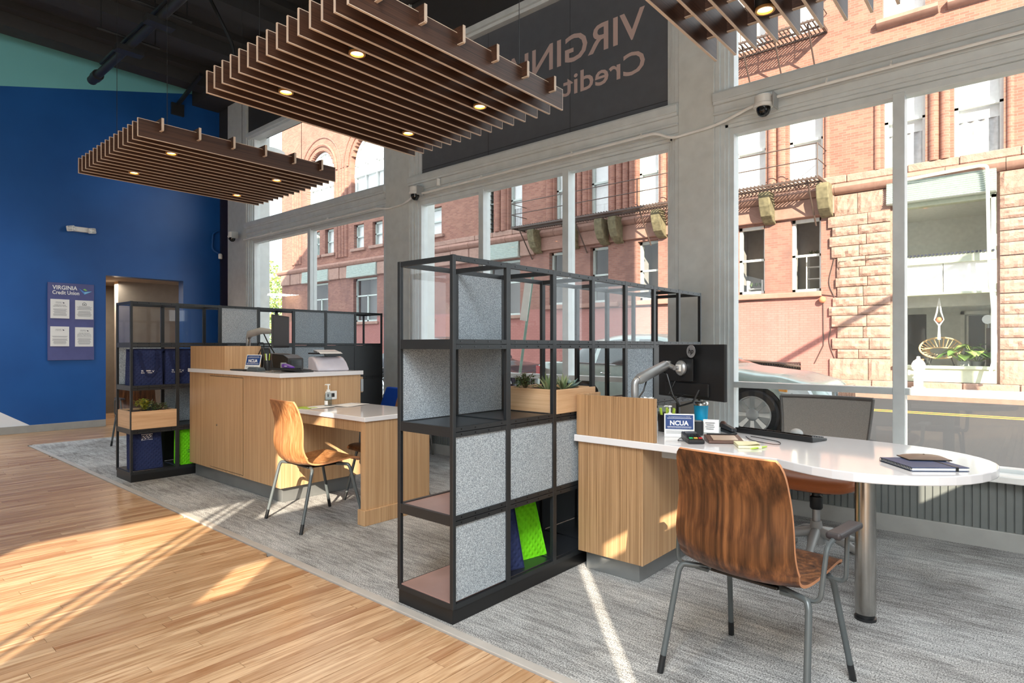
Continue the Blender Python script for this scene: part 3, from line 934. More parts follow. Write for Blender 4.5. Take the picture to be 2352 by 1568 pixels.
MB().box(-1.583, -1.575, 2.884, 3.62, .115, DT-.038).build('side_panel', M['oak'], desk, bevel=.002)
MB().box(-1.96, -1.62, 2.93, 3.6, CT, .115).build('kick_plate', M['kick'], desk, bevel=.003)
MB().box(-1.985, -1.495, 2.872, 2.892, DT, 1.004).build('screen_panel', M['oak_dark'], desk, bevel=.002)
MB().box(-2.003, -1.985, 2.894, 3.12, DT, 1.003).build('screen_panel', M['oak'], desk, bevel=.002)
q = MB(); q.lathe([(.044, CT+.03), (.044, DT-.038)], (-.606, 3.231, 0), 28); q.build('leg', M['steel'], desk, smooth=True)
q = MB(); q.lathe([(.046, CT), (.046, CT+.012), (.038, CT+.014), (.038, CT+.03)], (-.606, 3.231, 0), 28); q.build('foot', M['black_plastic'], desk, smooth=True)
q = MB(); q.box(-1.5, -1.36, 2.95, 3.06, DT-.085, DT-.038); q.build('cable_box', M['grey_plastic'], desk, bevel=.004)
q = MB(); q.tube([(-1.43, 2.99, DT-.085), (-1.42, 2.99, .6), (-1.34, 3.05, .5), (-1.36, 3.2, .45), (-1.56, 3.3, .42)], .005, 6); q.build('cable', M['black_plastic'], desk, smooth=True)

counter = thing('service_counter', 'tall oak service counter with a white top and raised box at the shelving end', 'counter', (-5.45, 2.9, CT))
CZT = 1.058
MB().box(-6.366, -4.6, 2.495, 3.26, .13, CZT-.036).build('cabinet', M['oak'], counter, bevel=.002)
MB().box(-6.33, -4.65, 2.535, 3.24, CT, .13).build('kick_plate', M['kick'], counter, bevel=.003)
MB().box(-6.37, -4.578, 2.478, 3.275, CZT-.036, CZT).build('worktop', M['quartz'], counter, bevel=.003)
q = MB(); q.box(-5.893, -5.242, 2.489, 2.497, .153, .997); d = q.build('door', M['oak'], counter, bevel=.002)
q = MB()
for a_, b_, c_, d_ in ((-5.8975, -5.8945, .15, 1.0), (-5.2405, -5.2375, .15, 1.0), (-5.8975, -5.2375, .9985, 1.0015), (-5.8975, -5.2375, .1485, .1515)): q.box(a_, b_, 2.4935, 2.496, c_, d_)
q.build('door_gap', M['plinth'], counter)
q = MB(); q.lathe([(.010, 0), (.010, .004), (.006, .005)], (-5.74, 2.489, .55), 14, Euler((PI/2, 0, 0)).to_matrix()); q.build('lock', M['steel'], d, smooth=True)
q = MB(); q.box(-6.36, -5.6, 2.5, 2.84, CZT, 1.277); q.build('raised_box', M['oak'], counter, bevel=.002)
q = MB(); q.box(-5.0, -4.62, 3.262, 3.30, .86, 1.0); dr = q.build('drawer', M['oak'], counter, bevel=.002)
q = MB(); q.box(-4.606, -4.598, 3.262, 3.288, .87, .98); q.build('drawer_slide', M['alu'], dr)

# outlet plate on the counter side
ol = thing('outlet_plate', 'white power and data outlet plate on the oak counter side', 'outlet', (-4.599, 2.955, .855))
q = MB(); q.box(-4.599, -4.591, 2.9, 3.01, .818, .892); q.build('plate', M['white'], ol, bevel=.004)
q = MB(); q.box(-4.592, -4.589, 2.955, 2.985, .84, .872); q.build('socket', M['black_plastic'], ol)
q = MB(); q.box(-4.592, -4.589, 2.915, 2.93, .845, .868); q.build('data_port', M['metal_dark'], ol)

table = thing('meeting_table', 'oak meeting table with a white top attached to the tall counter', 'table', (-4.1, 2.9, CT))
MB().box(-4.598, -3.585, 2.575, 3.215, DT-.034, DT).build('tabletop', M['quartz'], table, bevel=.004)
MB().box(-3.655, -3.598, 2.59, 3.19, .1, DT-.034).build('end_panel', M['oak'], table, bevel=.002)
MB().box(-3.668, -3.585, 2.572, 3.2, CT, .115).build('base_trim', M['oak'], table, bevel=.003)
MB().box(-4.598, -3.655, 2.592, 2.612, DT-.11, DT-.034).build('apron', M['oak_dark'], table, bevel=.002)
MB().box(-4.598, -3.655, 3.17, 3.19, DT-.11, DT-.034).build('apron', M['oak_dark'], table, bevel=.002)

# ================================================================== CHAIRS
def catmull(pts, n=6):
    P = [Vector(p) for p in pts]; out = []
    for i in range(len(P)-1):
        p0, p1, p2, p3 = P[max(i-1, 0)], P[i], P[i+1], P[min(i+2, len(P)-1)]
        for k in range(n):
            t = k/n
            out.append(.5*((2*p1)+(p2-p0)*t+(2*p0-5*p1+4*p2-p3)*t*t+(3*p1-p0-3*p2+p3)*t**3))
    out.append(P[-1]); return out
def fillet(pts, r=.04, n=4):
    P = [Vector(p) for p in pts]; out = [P[0]]
    for i in range(1, len(P)-1):
        a = (P[i-1]-P[i]); b = (P[i+1]-P[i]); ra = min(r, a.length*.45, b.length*.45)
        s = P[i]+a.normalized()*ra; e = P[i]+b.normalized()*ra
        for k in range(n+1):
            t = k/n; out.append(s*(1-t)**2+P[i]*2*t*(1-t)+e*t*t)
    out.append(P[-1]); return out
PROF = [(.235, .432), (.225, .452), (.17, .462), (.06, .452), (-.05, .440), (-.14, .436), (-.2, .452), (-.232, .5), (-.238, .57), (-.228, .65), (-.226, .73), (-.245, .81), (-.275, .893)]
WID = [.41, .43, .445, .45, .45, .45, .455, .46, .455, .445, .43, .42, .41]
def shell_chair(label, loc, rz, woodm, arms, group=None):
    root = thing('plywood_chair', label, 'chair', loc, rz, group)
    pr = catmull([(0, a, b) for a, b in PROF], 4); ws = catmull([(w, 0, 0) for w in WID], 4)
    pr = [(p[1], p[2]) for p in pr]; ws = [w[0] for w in ws]; n = len(pr); T = .011
    nu = 14
    def nrm(i):
        a, b = pr[max(i-1, 0)], pr[min(i+1, n-1)]; d = Vector((b[0]-a[0], b[1]-a[1])).normalized()
        return Vector((d[1], -d[0]))      # towards the underside / rear
    def surf(off):
        def f(u, v):
            i = round(v*(n-1)); x = u*2-1
            y, z = pr[i]; nn = nrm(i)
            t = i/(n-1)
            # rounded corners at both ends of the shell
            e = 0
            dt = min(1, (1-t)/.09) if t > .5 else min(1, t/.07)
            hw = ws[i]/2*(1-.10*(1-dt)**3)
            cup = .034*math.exp(-((t-.53)/.13)**2)*abs(x)**2.5
            cv = .012*(x*x) if t > .55 else -.004*(x*x)    # slight cupping
            return (x*hw, y+nn[0]*((off-cv if t <= .55 else off)+cup)+(cv if t > .55 else 0), z+nn[1]*(off+cup))
        return f
    q = MB(); f0, f1 = surf(0), surf(T)
    q.m = 0; q.grid(lambda u, v: f0(u, v), nu, n-1); q.grid(lambda u, v: f1(1-u, v), nu, n-1)
    q.m = 1
    for g in (lambda u, v: (f0 if u < .5 else f1)(0, v), lambda u, v: (f1 if u < .5 else f0)(1, v)):
        q.grid(g, 1, n-1)
    q.grid(lambda u, v: (f0 if v < .5 else f1)(u, 1), nu, 1); q.grid(lambda u, v: (f1 if v < .5 else f0)(u, 0), nu, 1)
    q.build('seat_shell', [woodm, M['walnut_edge']], root, smooth=True, local=True, recalc=False)
    for s in (-1, 1):
        for fr, fx, fy in ((1, .242, .235), (-1, .272, -.235)):
            q = MB(); yb = .1 if fr > 0 else -.1
            q.tube(fillet([(s*.12, yb, .418), (s*(.2 if fr > 0 else .24), yb+fr*.05, .418), (s*(.21 if fr > 0 else .25), yb+fr*.06, .395), (s*fx, fy, .07)], .05, 5), .0115, 10)
            lg = q.build('leg', M['chair_tube'], root, smooth=True, local=True)
            a = Vector((s*(.21 if fr > 0 else .25), yb+fr*.06, .395)); b = Vector((s*fx, fy, .07)); dd = (b-a).normalized()
            q = MB(); q.cyl(b-dd*.001, b+dd*((b.z-CT)/-dd.z if dd.z else 0)*1.0, .0125, 10)
            q.build('foot_cap', M['black_plastic'], lg, smooth=True, local=True)
    q = MB(); q.box(-.13, .13, -.13, .14, .412, .424); q.build('seat_bracket', M['black_plastic'], root, local=True, bevel=.004)
    if arms:
        for s in (-1, 1):
            q = MB()
            q.tube(fillet([(s*.14, -.13, .412), (s*.275, -.13, .415), (s*.285, -.10, .60), (s*.285, -.03, .615), ], .03, 5), .0085, 8)
            q.tube(fillet([(s*.13, .11, .43), (s*.275, .10, .425), (s*.285, .085, .615)], .03, 5), .0085, 8)
            q.build('arm_frame', M['chair_tube'], root, smooth=True, local=True)
            q = MB(); q.box(s*.285-.026, s*.285+.026, -.05, .17, .612, .637); q.build('arm_pad', plain('dark_arm_pad', lin(52, 48, 50), .5), root, local=True, bevel=.01, segs=3)
    return root
shell_chair('dark walnut plywood armchair with grey legs facing the rounded peninsula desk', (-.808, 2.392, 0), math.radians(-7.3), M['walnut'], True)
shell_chair('striped walnut plywood chair without arms facing the meeting table', (-4.02, 2.455, 0), math.radians(-4), M['zebrano'], False)
shell_chair('walnut plywood armchair on the far side of the meeting table', (-4.06, 3.13, 0), math.radians(172), M['walnut'], True)
shell_chair('walnut plywood armchair behind the far shelving, nearer the wood floor', (-8.67, 2.83, 0), math.radians(-88), M['walnut'], True)
shell_chair('walnut plywood armchair behind the far shelving, nearer the street windows', (-9.25, 3.75, 0), math.radians(-95), M['walnut'], True)

# task chair behind the peninsula desk
tc = thing('task_chair', 'grey mesh task chair with a tan leather seat behind the peninsula desk', 'chair', (-1.0, 3.95, CT), math.radians(184))
q = MB()
def seatf(u, v):
    x = (u*2-1); y = (v*2-1)
    r = (abs(x)**4+abs(y)**4)**.25
    return x, y
def cushion(zc, th, wx, wy):
    q = MB(); n = 22; m = 8; vs = []; fs = []
    for j in range(m+1):
        ph = PI*j/m
        for i in range(n):
            a = 2*PI*i/n; c, s_ = math.cos(a), math.sin(a)
            rr = (abs(c)**4+abs(s_)**4)**-.25
            k = math.sin(ph)**.45
            vs.append((wx*c*rr*k, wy*s_*rr*k, zc+th*math.cos(ph)*(1 if j < m/2 else 1)+.02*(abs(c*rr*k))**3))
    for j in range(m):
        for i in range(n):
            fs.append((j*n+i, (j+1)*n+i, (j+1)*n+(i+1) % n, j*n+(i+1) % n))
    q.add(vs, fs); return q
cushion(.478, .055, .25, .24).build('seat', M['leather'], tc, smooth=True, local=True)
q = MB(); q.box(-.1, .1, -.12, .12, .415, .445); q.build('tilt_mechanism', M['black_plastic'], tc, local=True, bevel=.01)
q = MB(); q.tube([(.05, .02, .43), (.2, .03, .425), (.27, .05, .42)], [.008, .008, .014], 8); q.build('lever', M['black_plastic'], tc, local=True, smooth=True)
q = MB(); q.lathe([(.03, .3), (.036, .31), (.036, .375), (.024, .38), (.024, .42)], (0, 0, 0), 18); q.build('gas_lift', M['black_plastic'], tc, local=True, smooth=True)
q = MB(); q.lathe([(.022, .16), (.022, .31)], (0, 0, 0), 18); q.build('column', M['alu'], tc, local=True, smooth=True)
q = MB(); q.lathe([(.05, .1), (.052, .14), (.035, .19), (.03, .23)], (0, 0, 0), 18); q.build('hub', M['grey_plastic'], tc, local=True, smooth=True)
for k in range(5):
    a = 2*PI*k/5+.35; c, s_ = math.cos(a), math.sin(a)
    q = MB(); q.tube([(.03*c, .03*s_, .165), (.12*c, .12*s_, .15), (.22*c, .22*s_, .11), (.3*c, .3*s_, .085)], [.03, .027, .021, .016], 10)
    lg = q.build('base_arm', M['grey_plastic'], tc, local=True, smooth=True)
    for s in (-1, 1):
        q = MB(); ctr = Vector((.3*c, .3*s_, .031)); ax = Vector((-s_, c, 0)); q.cyl(ctr+ax*(s*.006), ctr+ax*(s*.026), .03, 16)
        q.build('caster', M['grey_plastic'], lg, local=True, smooth=True)
# back: frame and mesh, at local -y
def backf(u, v, off=0):
    x = (u*2-1)*(.265-.03*(1-v)); z = .62+v*.325; y = -.25-.09*v+.05*abs(u*2-1)**2-.02*math.sin(PI*v)
    return (x, y+off, z)
q = MB(); q.grid(lambda u, v: backf(u, v), 12, 8); q.grid(lambda u, v: backf(1-u, v, -.004), 12, 8)
q.build('back_mesh', M['mesh_grey'], tc, local=True, smooth=True, recalc=False)
q = MB()
q.tube([backf(k/12, 1) for k in range(13)], .012, 8); q.tube([backf(k/12, 0) for k in range(13)], .009, 8)
q.tube([backf(0, k/8) for k in range(9)], .009, 8); q.tube([backf(1, k/8) for k in range(9)], .009, 8)
q.build('back_frame', plain('dark_grey_frame', lin(84, 82, 80), .45), tc, local=True, smooth=True)
q = MB(); q.tube(fillet([(0, -.08, .43), (0, -.29, .44), (0, -.30, .64)], .06, 5), .018, 10); q.build('back_stem', M['black_plastic'], tc, local=True, smooth=True)
for s in (-1, 1):
    q = MB(); q.tube(fillet([(s*.1, .0, .43), (s*.28, 0, .44), (s*.29, .0, .62)], .05, 4), .014, 8); q.build('arm_frame', M['grey_plastic'], tc, local=True, smooth=True)
    q = MB(); q.box(s*.29-.035, s*.29+.035, -.1, .12, .62, .64); q.build('arm_pad', M['grey_plastic'], tc, local=True, bevel=.01, segs=3)

# blue lounge chair by the window
bl = thing('lounge_chair', 'bright blue upholstered chair with a faceted back beside the window pillar', 'chair', (-5.42, 4.42, CT), math.radians(35))
q = MB()
ptsb = [(-.3, -.05, .38), (.3, -.05, .38), (.22, -.22, .8), (-.1, -.25, .83), (0, -.08, .6), (-.3, -.18, .38), (.3, -.18, .38), (.22, -.3, .8), (-.1, -.33, .83)]
q.add(ptsb, [(0, 1, 4), (1, 2, 4), (2, 3, 4), (3, 0, 4), (5, 8, 7, 6), (0, 3, 8, 5), (1, 6, 7, 2), (2, 7, 8, 3), (0, 5, 6, 1)])
q.build('backrest', M['blue_fab'], bl, local=True, bevel=.012)
q = MB(); q.box(-.3, .3, -.2, .32, .3, .42); q.build('seat', M['blue_fab'], bl, local=True, bevel=.03, segs=3)
for sx in (-1, 1):
    for sy in (-1, 1):
        q = MB(); q.cyl((sx*.24, sy*.2+.05, .3), (sx*.27, sy*.23+.05, 0), .014, 8); q.build('leg', M['steel'], bl, local=True, smooth=True)
# ================================================================== SLATTED CEILING CANOPIES
def canopy(label, x0, y0, y1, nsl, z0, lights, bars):
    root = thing('slat_canopy', label, 'ceiling light', (x0+nsl*.052, (y0+y1)/2, z0), group=None)
    zt = z0+.135
    for i in range(nsl):
        x = x0+i*.1042
        q = MB(); q.m = 0; q.box(x-.0062, x+.0062, y0, y1, z0+.004, zt-.004)
        q.m = 1; q.box(x-.0063, x+.0063, y0-.0005, y1+.0005, z0, z0+.004); q.box(x-.0063, x+.0063, y0-.0005, y1+.0005, zt-.004, zt)
        q.box(x-.0063, x+.0063, y0-.004, y0, z0, zt); q.box(x-.0063, x+.0063, y1, y1+.004, z0, zt)
        q.build('slat', [M['slat'], M['slat_edge']], root, recalc=False)
    xe = x0+(nsl-1)*.1042
    for yy in bars:
        q = MB(); q.m = 0; q.box(x0-.045, xe+.048, yy-.008, yy+.008, z0+.072, zt+.025)
        q.m = 1; q.box(xe+.048, xe+.052, yy-.0085, yy+.0085, z0+.072, zt+.025); q.box(x0-.05, x0-.045, yy-.0085, yy+.0085, z0+.072, zt+.025)
        q.box(x0-.045, xe+.048, yy-.0085, yy+.0085, z0+.068, z0+.072)
        q.build('cross_bar', [M['slat'], M['slat_edge']], root, recalc=False)
    for lx, ly in lights:
        lx = x0+(round((lx-x0)/.1042-.5)+.5)*.1042
        q = MB(); q.lathe([(.043, z0+.15), (.043, z0+.012), (.036, z0+.012), (.036, z0+.02), (.030, z0+.06)], (lx, ly, 0), 20)
        dl = q.build('downlight', M['metal_black'], root, smooth=True)
        q = MB(); q.lathe([(.0435, z0+.01), (.0435, z0+.0), (.034, z0+.0), (.031, z0+.012)], (lx, ly, 0), 20); q.build('lamp_ring', M['gold_ring'], dl, smooth=True)
        q = MB(); q.lathe([(.031, z0+.009), (.0001, z0+.009)], (lx, ly, 0), 20); q.build('lamp_lens', M['warm_lens'], dl, recalc=False)
        ld = D.lights.new('downlight_lamp', 'SPOT'); ld.energy = 22; ld.color = (1, .78, .5); ld.spot_size = math.radians(80); ld.spot_blend = .6; ld.shadow_soft_size = .025
        lo = D.objects.new('downlight_lamp', ld); COL.objects.link(lo); lo.location = (lx, ly, z0-.012)
    q = MB()
    for cx in (x0+.15, xe-.15):
        for cy in (y0+.25, y1-.25):
            q.cyl((cx, cy, zt-.01), (cx, cy, CZ-.1), .0022, 6)
    q.build('hanging_wire', M['metal_black'], root)
    return root
_bars = [1.728+.2655*k for k in range(6)]
canopy('wooden slatted canopy hanging before the blue wall', -6.40, 1.58, 3.215, 15, 2.8, [(-5.25, 1.9), (-6.03, 1.9), (-5.29, 2.84), (-6.1, 2.86)], _bars)
canopy('wooden slatted canopy hanging in front of the charcoal banner', -3.785, 1.583, 3.195, 15, 2.8, [(-2.66, 1.885), (-3.41, 1.89), (-2.68, 2.81), (-3.44, 2.83)], _bars)
canopy('wooden slatted canopy cut by the top of the picture above the widest window', -1.30, 1.583, 3.178, 15, 2.8, [(-.94, 2.847), (-.94, 1.9)], _bars)

# ================================================================== BANNER WITH MIRRORED LETTERING
bn = thing('window_banner', 'charcoal banner with mirrored pink lettering filling the upper middle window', 'banner', (-4.1, 4.98, 3.36))
MB().box(-5.75, -2.42, 4.972, 4.984, 3.335, 4.77).build('banner_panel', M['banner'], bn)
q = MB()
for z in (3.44,):
    q.box(-5.75, -2.42, 4.9705, 4.972, z, z+.006)
for x in (-4.63, -3.52):
    q.box(x, x+.004, 4.9705, 4.972, 3.36, 4.77)
q.build('panel_seam', plain('banner_seam', lin(50, 52, 56), .7), bn)
q = MB(); text_mb(q, 'VIRGINIA', (-2.69, 4.969, 4.10), (-1, 0, 0), (0, 0, 1), .275, 1.72, thick=0, bold=.012)
text_mb(q, 'Credit Union', (-2.69, 4.969, 3.775), (-1, 0, 0), (0, 0, 1), .215, 1.86, thick=0, bold=.012)
q.build('mirrored_lettering', M['pink_print'], bn, recalc=False)

# ================================================================== POSTER BOARD
pb = thing('notice_board', 'slate blue board with four white notices on the blue wall', 'sign', (-11.24, 2.675, 1.06))
MB().box(-11.249, -11.222, 2.38, 2.972, 1.06, 2.235).build('board', M['poster'], pb, bevel=.002)
xx = -11.219
q = MB(); text_mb(q, 'VIRGINIA', (xx, 2.436, 2.135), (0, 1, 0), (0, 0, 1), .062, .315, bold=.02, thick=0)
text_mb(q, 'Credit Union', (xx, 2.436, 2.062), (0, 1, 0), (0, 0, 1), .058, .34, bold=.018, thick=0)
q.build('lettering', M['white_print'], pb, recalc=False)
logo(pb, (M['logo_blue'], M['logo_sky'], M['logo_green']), (xx, 2.765, 2.075), (0, 1, 0), (0, 0, 1), .18)
nots = [(2.411, 2.648, 1.695, 1.985, 0), (2.722, 2.960, 1.69, 1.982, 1), (2.409, 2.645, 1.272, 1.572, 2), (2.721, 2.958, 1.268, 1.566, 3)]
heads = [('HOME MORTGAGE', 'DISCLOSURE ACT NOTICE'), ('', ''), ('', '', ''), ('Important Information', 'About Procedures for', 'Opening a New Account')]
for y0, y1, z0, z1, k in nots:
    n = MB().box(-11.222, -11.212, y0, y1, z0, z1).build('notice', M['paper'], pb, bevel=.001)
    x = -11.2112; w = y1-y0; cy = (y0+y1)/2
    q = MB()
    if k != 1:
        text_mb(q, 'VIRGINIA', (x, cy-.055, z1-.05), (0, 1, 0), (0, 0, 1), .011, .075, thick=0); text_mb(q, 'Credit Union', (x, cy-.055, z1-.065), (0, 1, 0), (0, 0, 1), .009, .08, thick=0)
        q.add([(x, cy+.03, z1-.04), (x, cy+.043, z1-.065), (x, cy+.06, z1-.055)], [(0, 1, 2)])
        hs = heads[k]
        for i, t in enumerate(hs):
            text_mb(q, t, (x, cy, z1-.095-.018*i), (0, 1, 0), (0, 0, 1), .0105, w*(.6+.14*i if i < 2 else .78), thick=0, align='CENTER', bold=.01)
    else:
        for a, b in (((cy-.025, z1-.075), (cy-.025, z1-.05)), ((cy-.025, z1-.05), (cy, z1-.03)), ((cy, z1-.03), (cy+.025, z1-.05)), ((cy+.025, z1-.05), (cy+.025, z1-.075)), ((cy+.025, z1-.075), (cy-.025, z1-.075))):
            q.tube([(x, *a), (x, *b)], .0025, 4)
        q.box(x-.0005, x+.0005, cy-.01, cy+.01, z1-.058, z1-.053); q.box(x-.0005, x+.0005, cy-.01, cy+.01, z1-.068, z1-.063)
    q.build('notice_heading', M['dark_print'], n, recalc=False)
    q = MB()
    zz = z1-.15 if k != 1 else z1-.095
    while zz > z0+.025:
        ww = w*random.uniform(.6, .84); q.box(x-.0004, x+.0003, cy-ww/2, cy+ww/2, zz, zz+.005); zz -= .0125
        if random.random() < .16: zz -= .014
    q.build('print_lines', M['grey_print'], n)

# ================================================================== CAMERAS, CONDUIT, EMERGENCY LIGHT
def dome(label, x, y, z, s=1.0):
    r = thing('dome_camera', label, 'security camera', (x, y, z))
    q = MB(); q.lathe([(.0001, .058), (.058, .058), (.066, .05), (.066, -.005), (.074, -.012), (.074, -.028), (.066, -.036), (.05, -.036)], (x, y, z), 26); q.build('housing', M['white'], r, smooth=True)
    q = MB(); q.lathe([(.052, -.036), (.05, -.06), (.04, -.085), (.022, -.1), (.0001, -.104)], (x, y, z), 24); q.build('dome', M['black_gloss'], r, smooth=True)
    q = MB(); q.box(x+.05, x+.085, y-.02, y+.03, z-.03, z+.035); q.box(x+.08, x+.092, y-.05, y+.06, z-.055, z+.055); q.build('bracket', M['grey_plastic'], r, bevel=.004)
    q = MB(); q.lathe([(.016, 0), (.016, .012)], (x+.01, y-.052, z-.062), 12, Euler((PI/2.6, 0, 0)).to_matrix()); q.build('lens', M['black_plastic'], r, smooth=True)
    return r
dome('white dome security camera below the transom of the widest window', -1.585, 4.79, 3.135)
dome('white dome security camera at the left end of the charcoal banner', -5.66, 4.79, 3.13)
dome('small white dome security camera on the pale corner pillar by the blue wall', -10.3, 4.72, 3.14)
q = MB(); q.tube(fillet([(-10.45, 4.86, 3.17), (-10.42, 4.83, 3.15), (-10.36, 4.76, 3.16)], .02, 3), .02, 8)
tag(q.build('camera_arm', M['white'], smooth=True), 'white arm carrying the small dome camera on the corner pillar', 'bracket')
pipe = thing('conduit_pipe', 'white conduit pipe running along the window transoms and across the pillars', 'pipe', (-5, 4.83, 3.1))
q = MB(); q.tube(fillet([(-10.1, 4.82, 3.06), (-6.45, 4.82, 3.055), (-6.3, 4.862, 3.03), (-5.95, 4.862, 3.04), (-5.72, 4.82, 3.10), (-2.5, 4.82, 3.125), (-2.38, 4.862, 3.06), (-1.98, 4.862, 3.08), (-1.6, 4.82, 3.17), (1.5, 4.82, 3.2)], .12, 5), .0125, 8); q.build('pipe_run', M['white'], pipe, smooth=True)
for x, z in ((-9.2, 3.06), (-7.6, 3.06), (-5.1, 3.106), (-4.6, 3.11), (-3.4, 3.12), (-2.65, 3.125), (-1.15, 3.183), (-.75, 3.187), (.1, 3.193)):
    q = MB(); q.tube([(x-.006, 4.82, z), (x+.006, 4.82, z)], .017, 10); q.box(x-.005, x+.005, 4.82, 4.84, z+.012, z+.03)
    q.build('pipe_clip', M['white'], pipe, smooth=True)
q = MB(); q.cyl((-5.31, 4.845, 3.155), (-5.31, 4.845, 3.235), .024, 14)
tag(q.build('sensor', M['white'], smooth=True, bevel=.004), 'small white cylinder sensor on the transom beside the banner camera', 'sensor')
em = thing('emergency_light', 'white twin-head emergency light high on the blue wall', 'emergency light', (-11.22, 2.79, 3.06))
MB().box(-11.25, -11.19, 2.68, 2.9, 3.04, 3.115).build('housing', M['white'], em, bevel=.01)
for yy, rz in ((2.655, -.3), (2.93, .35)):
    q = MB(); q.rbox((-11.17, yy, 3.07), (.05, .11, .085), (.15, 0, rz)); hd = q.build('lamp_head', M['white'], em, bevel=.015, segs=3)
    q = MB()
    for a in (-1, 0, 1):
        for b in (-1, 1):
            q.ball((-11.143, yy+a*.03, 3.07+b*.02), .014, 8, 6)
    q.build('lamp_cells', M['lamp_clear'], hd, smooth=True)
det = thing('wall_sensor', 'small white sensor at the corner beside the blue wall below the camera', 'sensor', (-11.1, 4.9, 2.85))
q = MB(); q.lathe([(.03, 0), (.034, .01), (.034, .07), (.028, .09), (.01, .095)], (-11.12, 4.88, 2.84), 14); q.build('sensor_body', M['white'], det, smooth=True)
q = MB(); q.tube(fillet([(-11.2, 4.88, 3.35), (-11.19, 4.78, 3.3), (-11.19, 4.76, 3.0), (-11.17, 4.9, 2.93)], .08, 5), .018, 8)
tag(q.build('wall_cable', M['mural'], smooth=True), 'blue painted loop of conduit at the corner by the small camera', 'pipe')

# ceiling services
sp = thing('sprinkler_pipe', 'thick black sprinkler pipe crossing below the dark ceiling', 'pipe', (-6, 2.65, 5.0))
q = MB(); q.cyl((-10.1, 2.65, 5.02), (1.9, 2.65, 5.02), .05, 14); q.build('pipe_run', M['metal_black'], sp, smooth=True)
q = MB(); q.cyl((-10.1, 2.65, 5.02), (-9.95, 2.65, 5.02), .062, 14); q.cyl((-9.95, 2.65, 5.02), (-9.82, 2.65, 5.02), .072, 14); q.build('end_cap', M['metal_black'], sp, smooth=True)
q = MB(); q.cyl((-9.6, 2.62, 5.1), (-1, 2.62, 5.1), .02, 8); q.build('side_conduit', M['metal_dark'], sp, smooth=True)
for x in (-8.6, -7.6, -5.6, -3.6):
    q = MB(); q.box(x-.07, x+.07, 2.5, 2.8, 4.93, 5.0); q.cyl((x, 2.3, 5.12), (x, 3.0, 5.12), .018, 8); q.cyl((x, 2.95, 5.12), (x, 2.95, 5.85), .008, 6); q.cyl((x, 2.35, 5.12), (x, 2.35, 5.85), .008, 6)
    q.build('hanger', M['metal_black'], sp)
c2 = thing('ceiling_conduit', 'dark conduit run bending down beside the middle canopy', 'pipe', (-7.2, 3, 5.5))
q = MB(); q.tube(fillet([(-7.2, -2, 5.5), (-7.2, 2.9, 5.5), (-6.95, 3.2, 4.7), (-6.95, 3.22, 4.35)], .1, 4), .02, 8); q.build('pipe_run', M['metal_dark'], c2, smooth=True)
c3 = thing('ceiling_strut', 'black slotted strut fixed to the far wall under the ceiling', 'bracket', (-10.9, 4.3, 5.4))
q = MB(); q.rbox((-10.75, 4.2, 5.55), (1.0, .05, .05), (0, -.25, 0)); q.box(-11.25, -11.2, 4.1, 4.3, 5.25, 5.45); q.build('strut', M['metal_black'], c3)

# ================================================================== THINGS ON THE PENINSULA DESK
def monitor(name, label, c, yaw, w, h, back, loc):
    r = thing(name, label, 'monitor', loc)
    ca, sa = math.cos(yaw), math.sin(yaw)
    rx = Vector((ca, sa, 0)); ny = Vector((-sa, ca, 0)); C = Vector(c); up = Vector((0, 0, 1))
    def pan(x0, x1, y0, y1, z0, z1):
        q = MB(); vs = [C+rx*x+ny*y+up*z for z in (z0, z1) for y in (y0, y1) for x in (x0, x1)]
        q.add(vs, [(0, 2, 3, 1), (4, 5, 7, 6), (0, 1, 5, 4), (2, 6, 7, 3), (0, 4, 6, 2), (1, 3, 7, 5)]); return q
    pan(-w/2, w/2, 0, .022, -h/2, h/2).build('panel', M['black_plastic'], r, bevel=.004)
    pan(-w/2+.008, w/2-.008, .0215, .0235, -h/2+.02, h/2-.008).build('screen', M['screen_dark'], r)
    pan(-w*.36, w*.3, -.012, .002, -h*.45, -h*.2).build('rear_hump', M['black_plastic'], r, bevel=.01)
    if back:
        pan(-.06, .06, -.028, -.016, -.055, .075).build('mount_plate', M['black_plastic'], r, bevel=.003)
        q = MB(); R = Matrix((rx, -up, -ny)).transposed() if False else Matrix((rx, up, -ny)).transposed()
        pc = C+rx*.045-ny*.024+up*.118
        q.lathe([(.037, 0), (.037, .002)], pc, 22, R); bd = q.build('round_badge', M['alu'], r)
        q = MB(); text_mb(q, 'hp', pc-ny*.0032+rx*.0-up*.012, rx, up+rx*.25, .031, .043, thick=.0008, align='CENTER', bold=.012); q.build('badge_letters', M['black_plastic'], bd, recalc=False)
    return r, C, rx, ny, up
mon, C_, rx_, ny_, up_ = monitor('monitor', 'black monitor seen from behind on a silver arm above the peninsula desk', (-1.54, 3.375, 1.13), math.radians(-25), .565, .315, True, (-1.54, 3.375, DT))
q = MB(); pl = C_-ny_*.03+rx_*-.03+up_*.02
q.lathe([(.044, 0), (.044, .012), (.036, .02)], pl, 22, Matrix((rx_, up_, -ny_)).transposed()); q.build('vesa_disc', M['alu'], mon, smooth=True)
q = MB()
q.tube([C_+rx_*.12-ny_*.03-up_*.1, C_+rx_*.1-ny_*.06-up_*.17, C_+rx_*.0-ny_*.07-up_*.2, C_-rx_*.07-ny_*.06-up_*.14, C_-rx_*.1-ny_*.08-up_*.02, C_-rx_*.16-ny_*.1+up_*.02], .006, 8)
q.tube([C_-rx_*.1-ny_*.02-up_*.06, C_-rx_*.12-ny_*.05-up_*.14, C_-rx_*.07-ny_*.05-up_*.165, C_+rx_*.0-ny_*.03-up_*.13], .004, 8)
q.build('monitor_cable', M['black_plastic'], mon, smooth=True)
arm = mon
jx = pl-ny_*.05
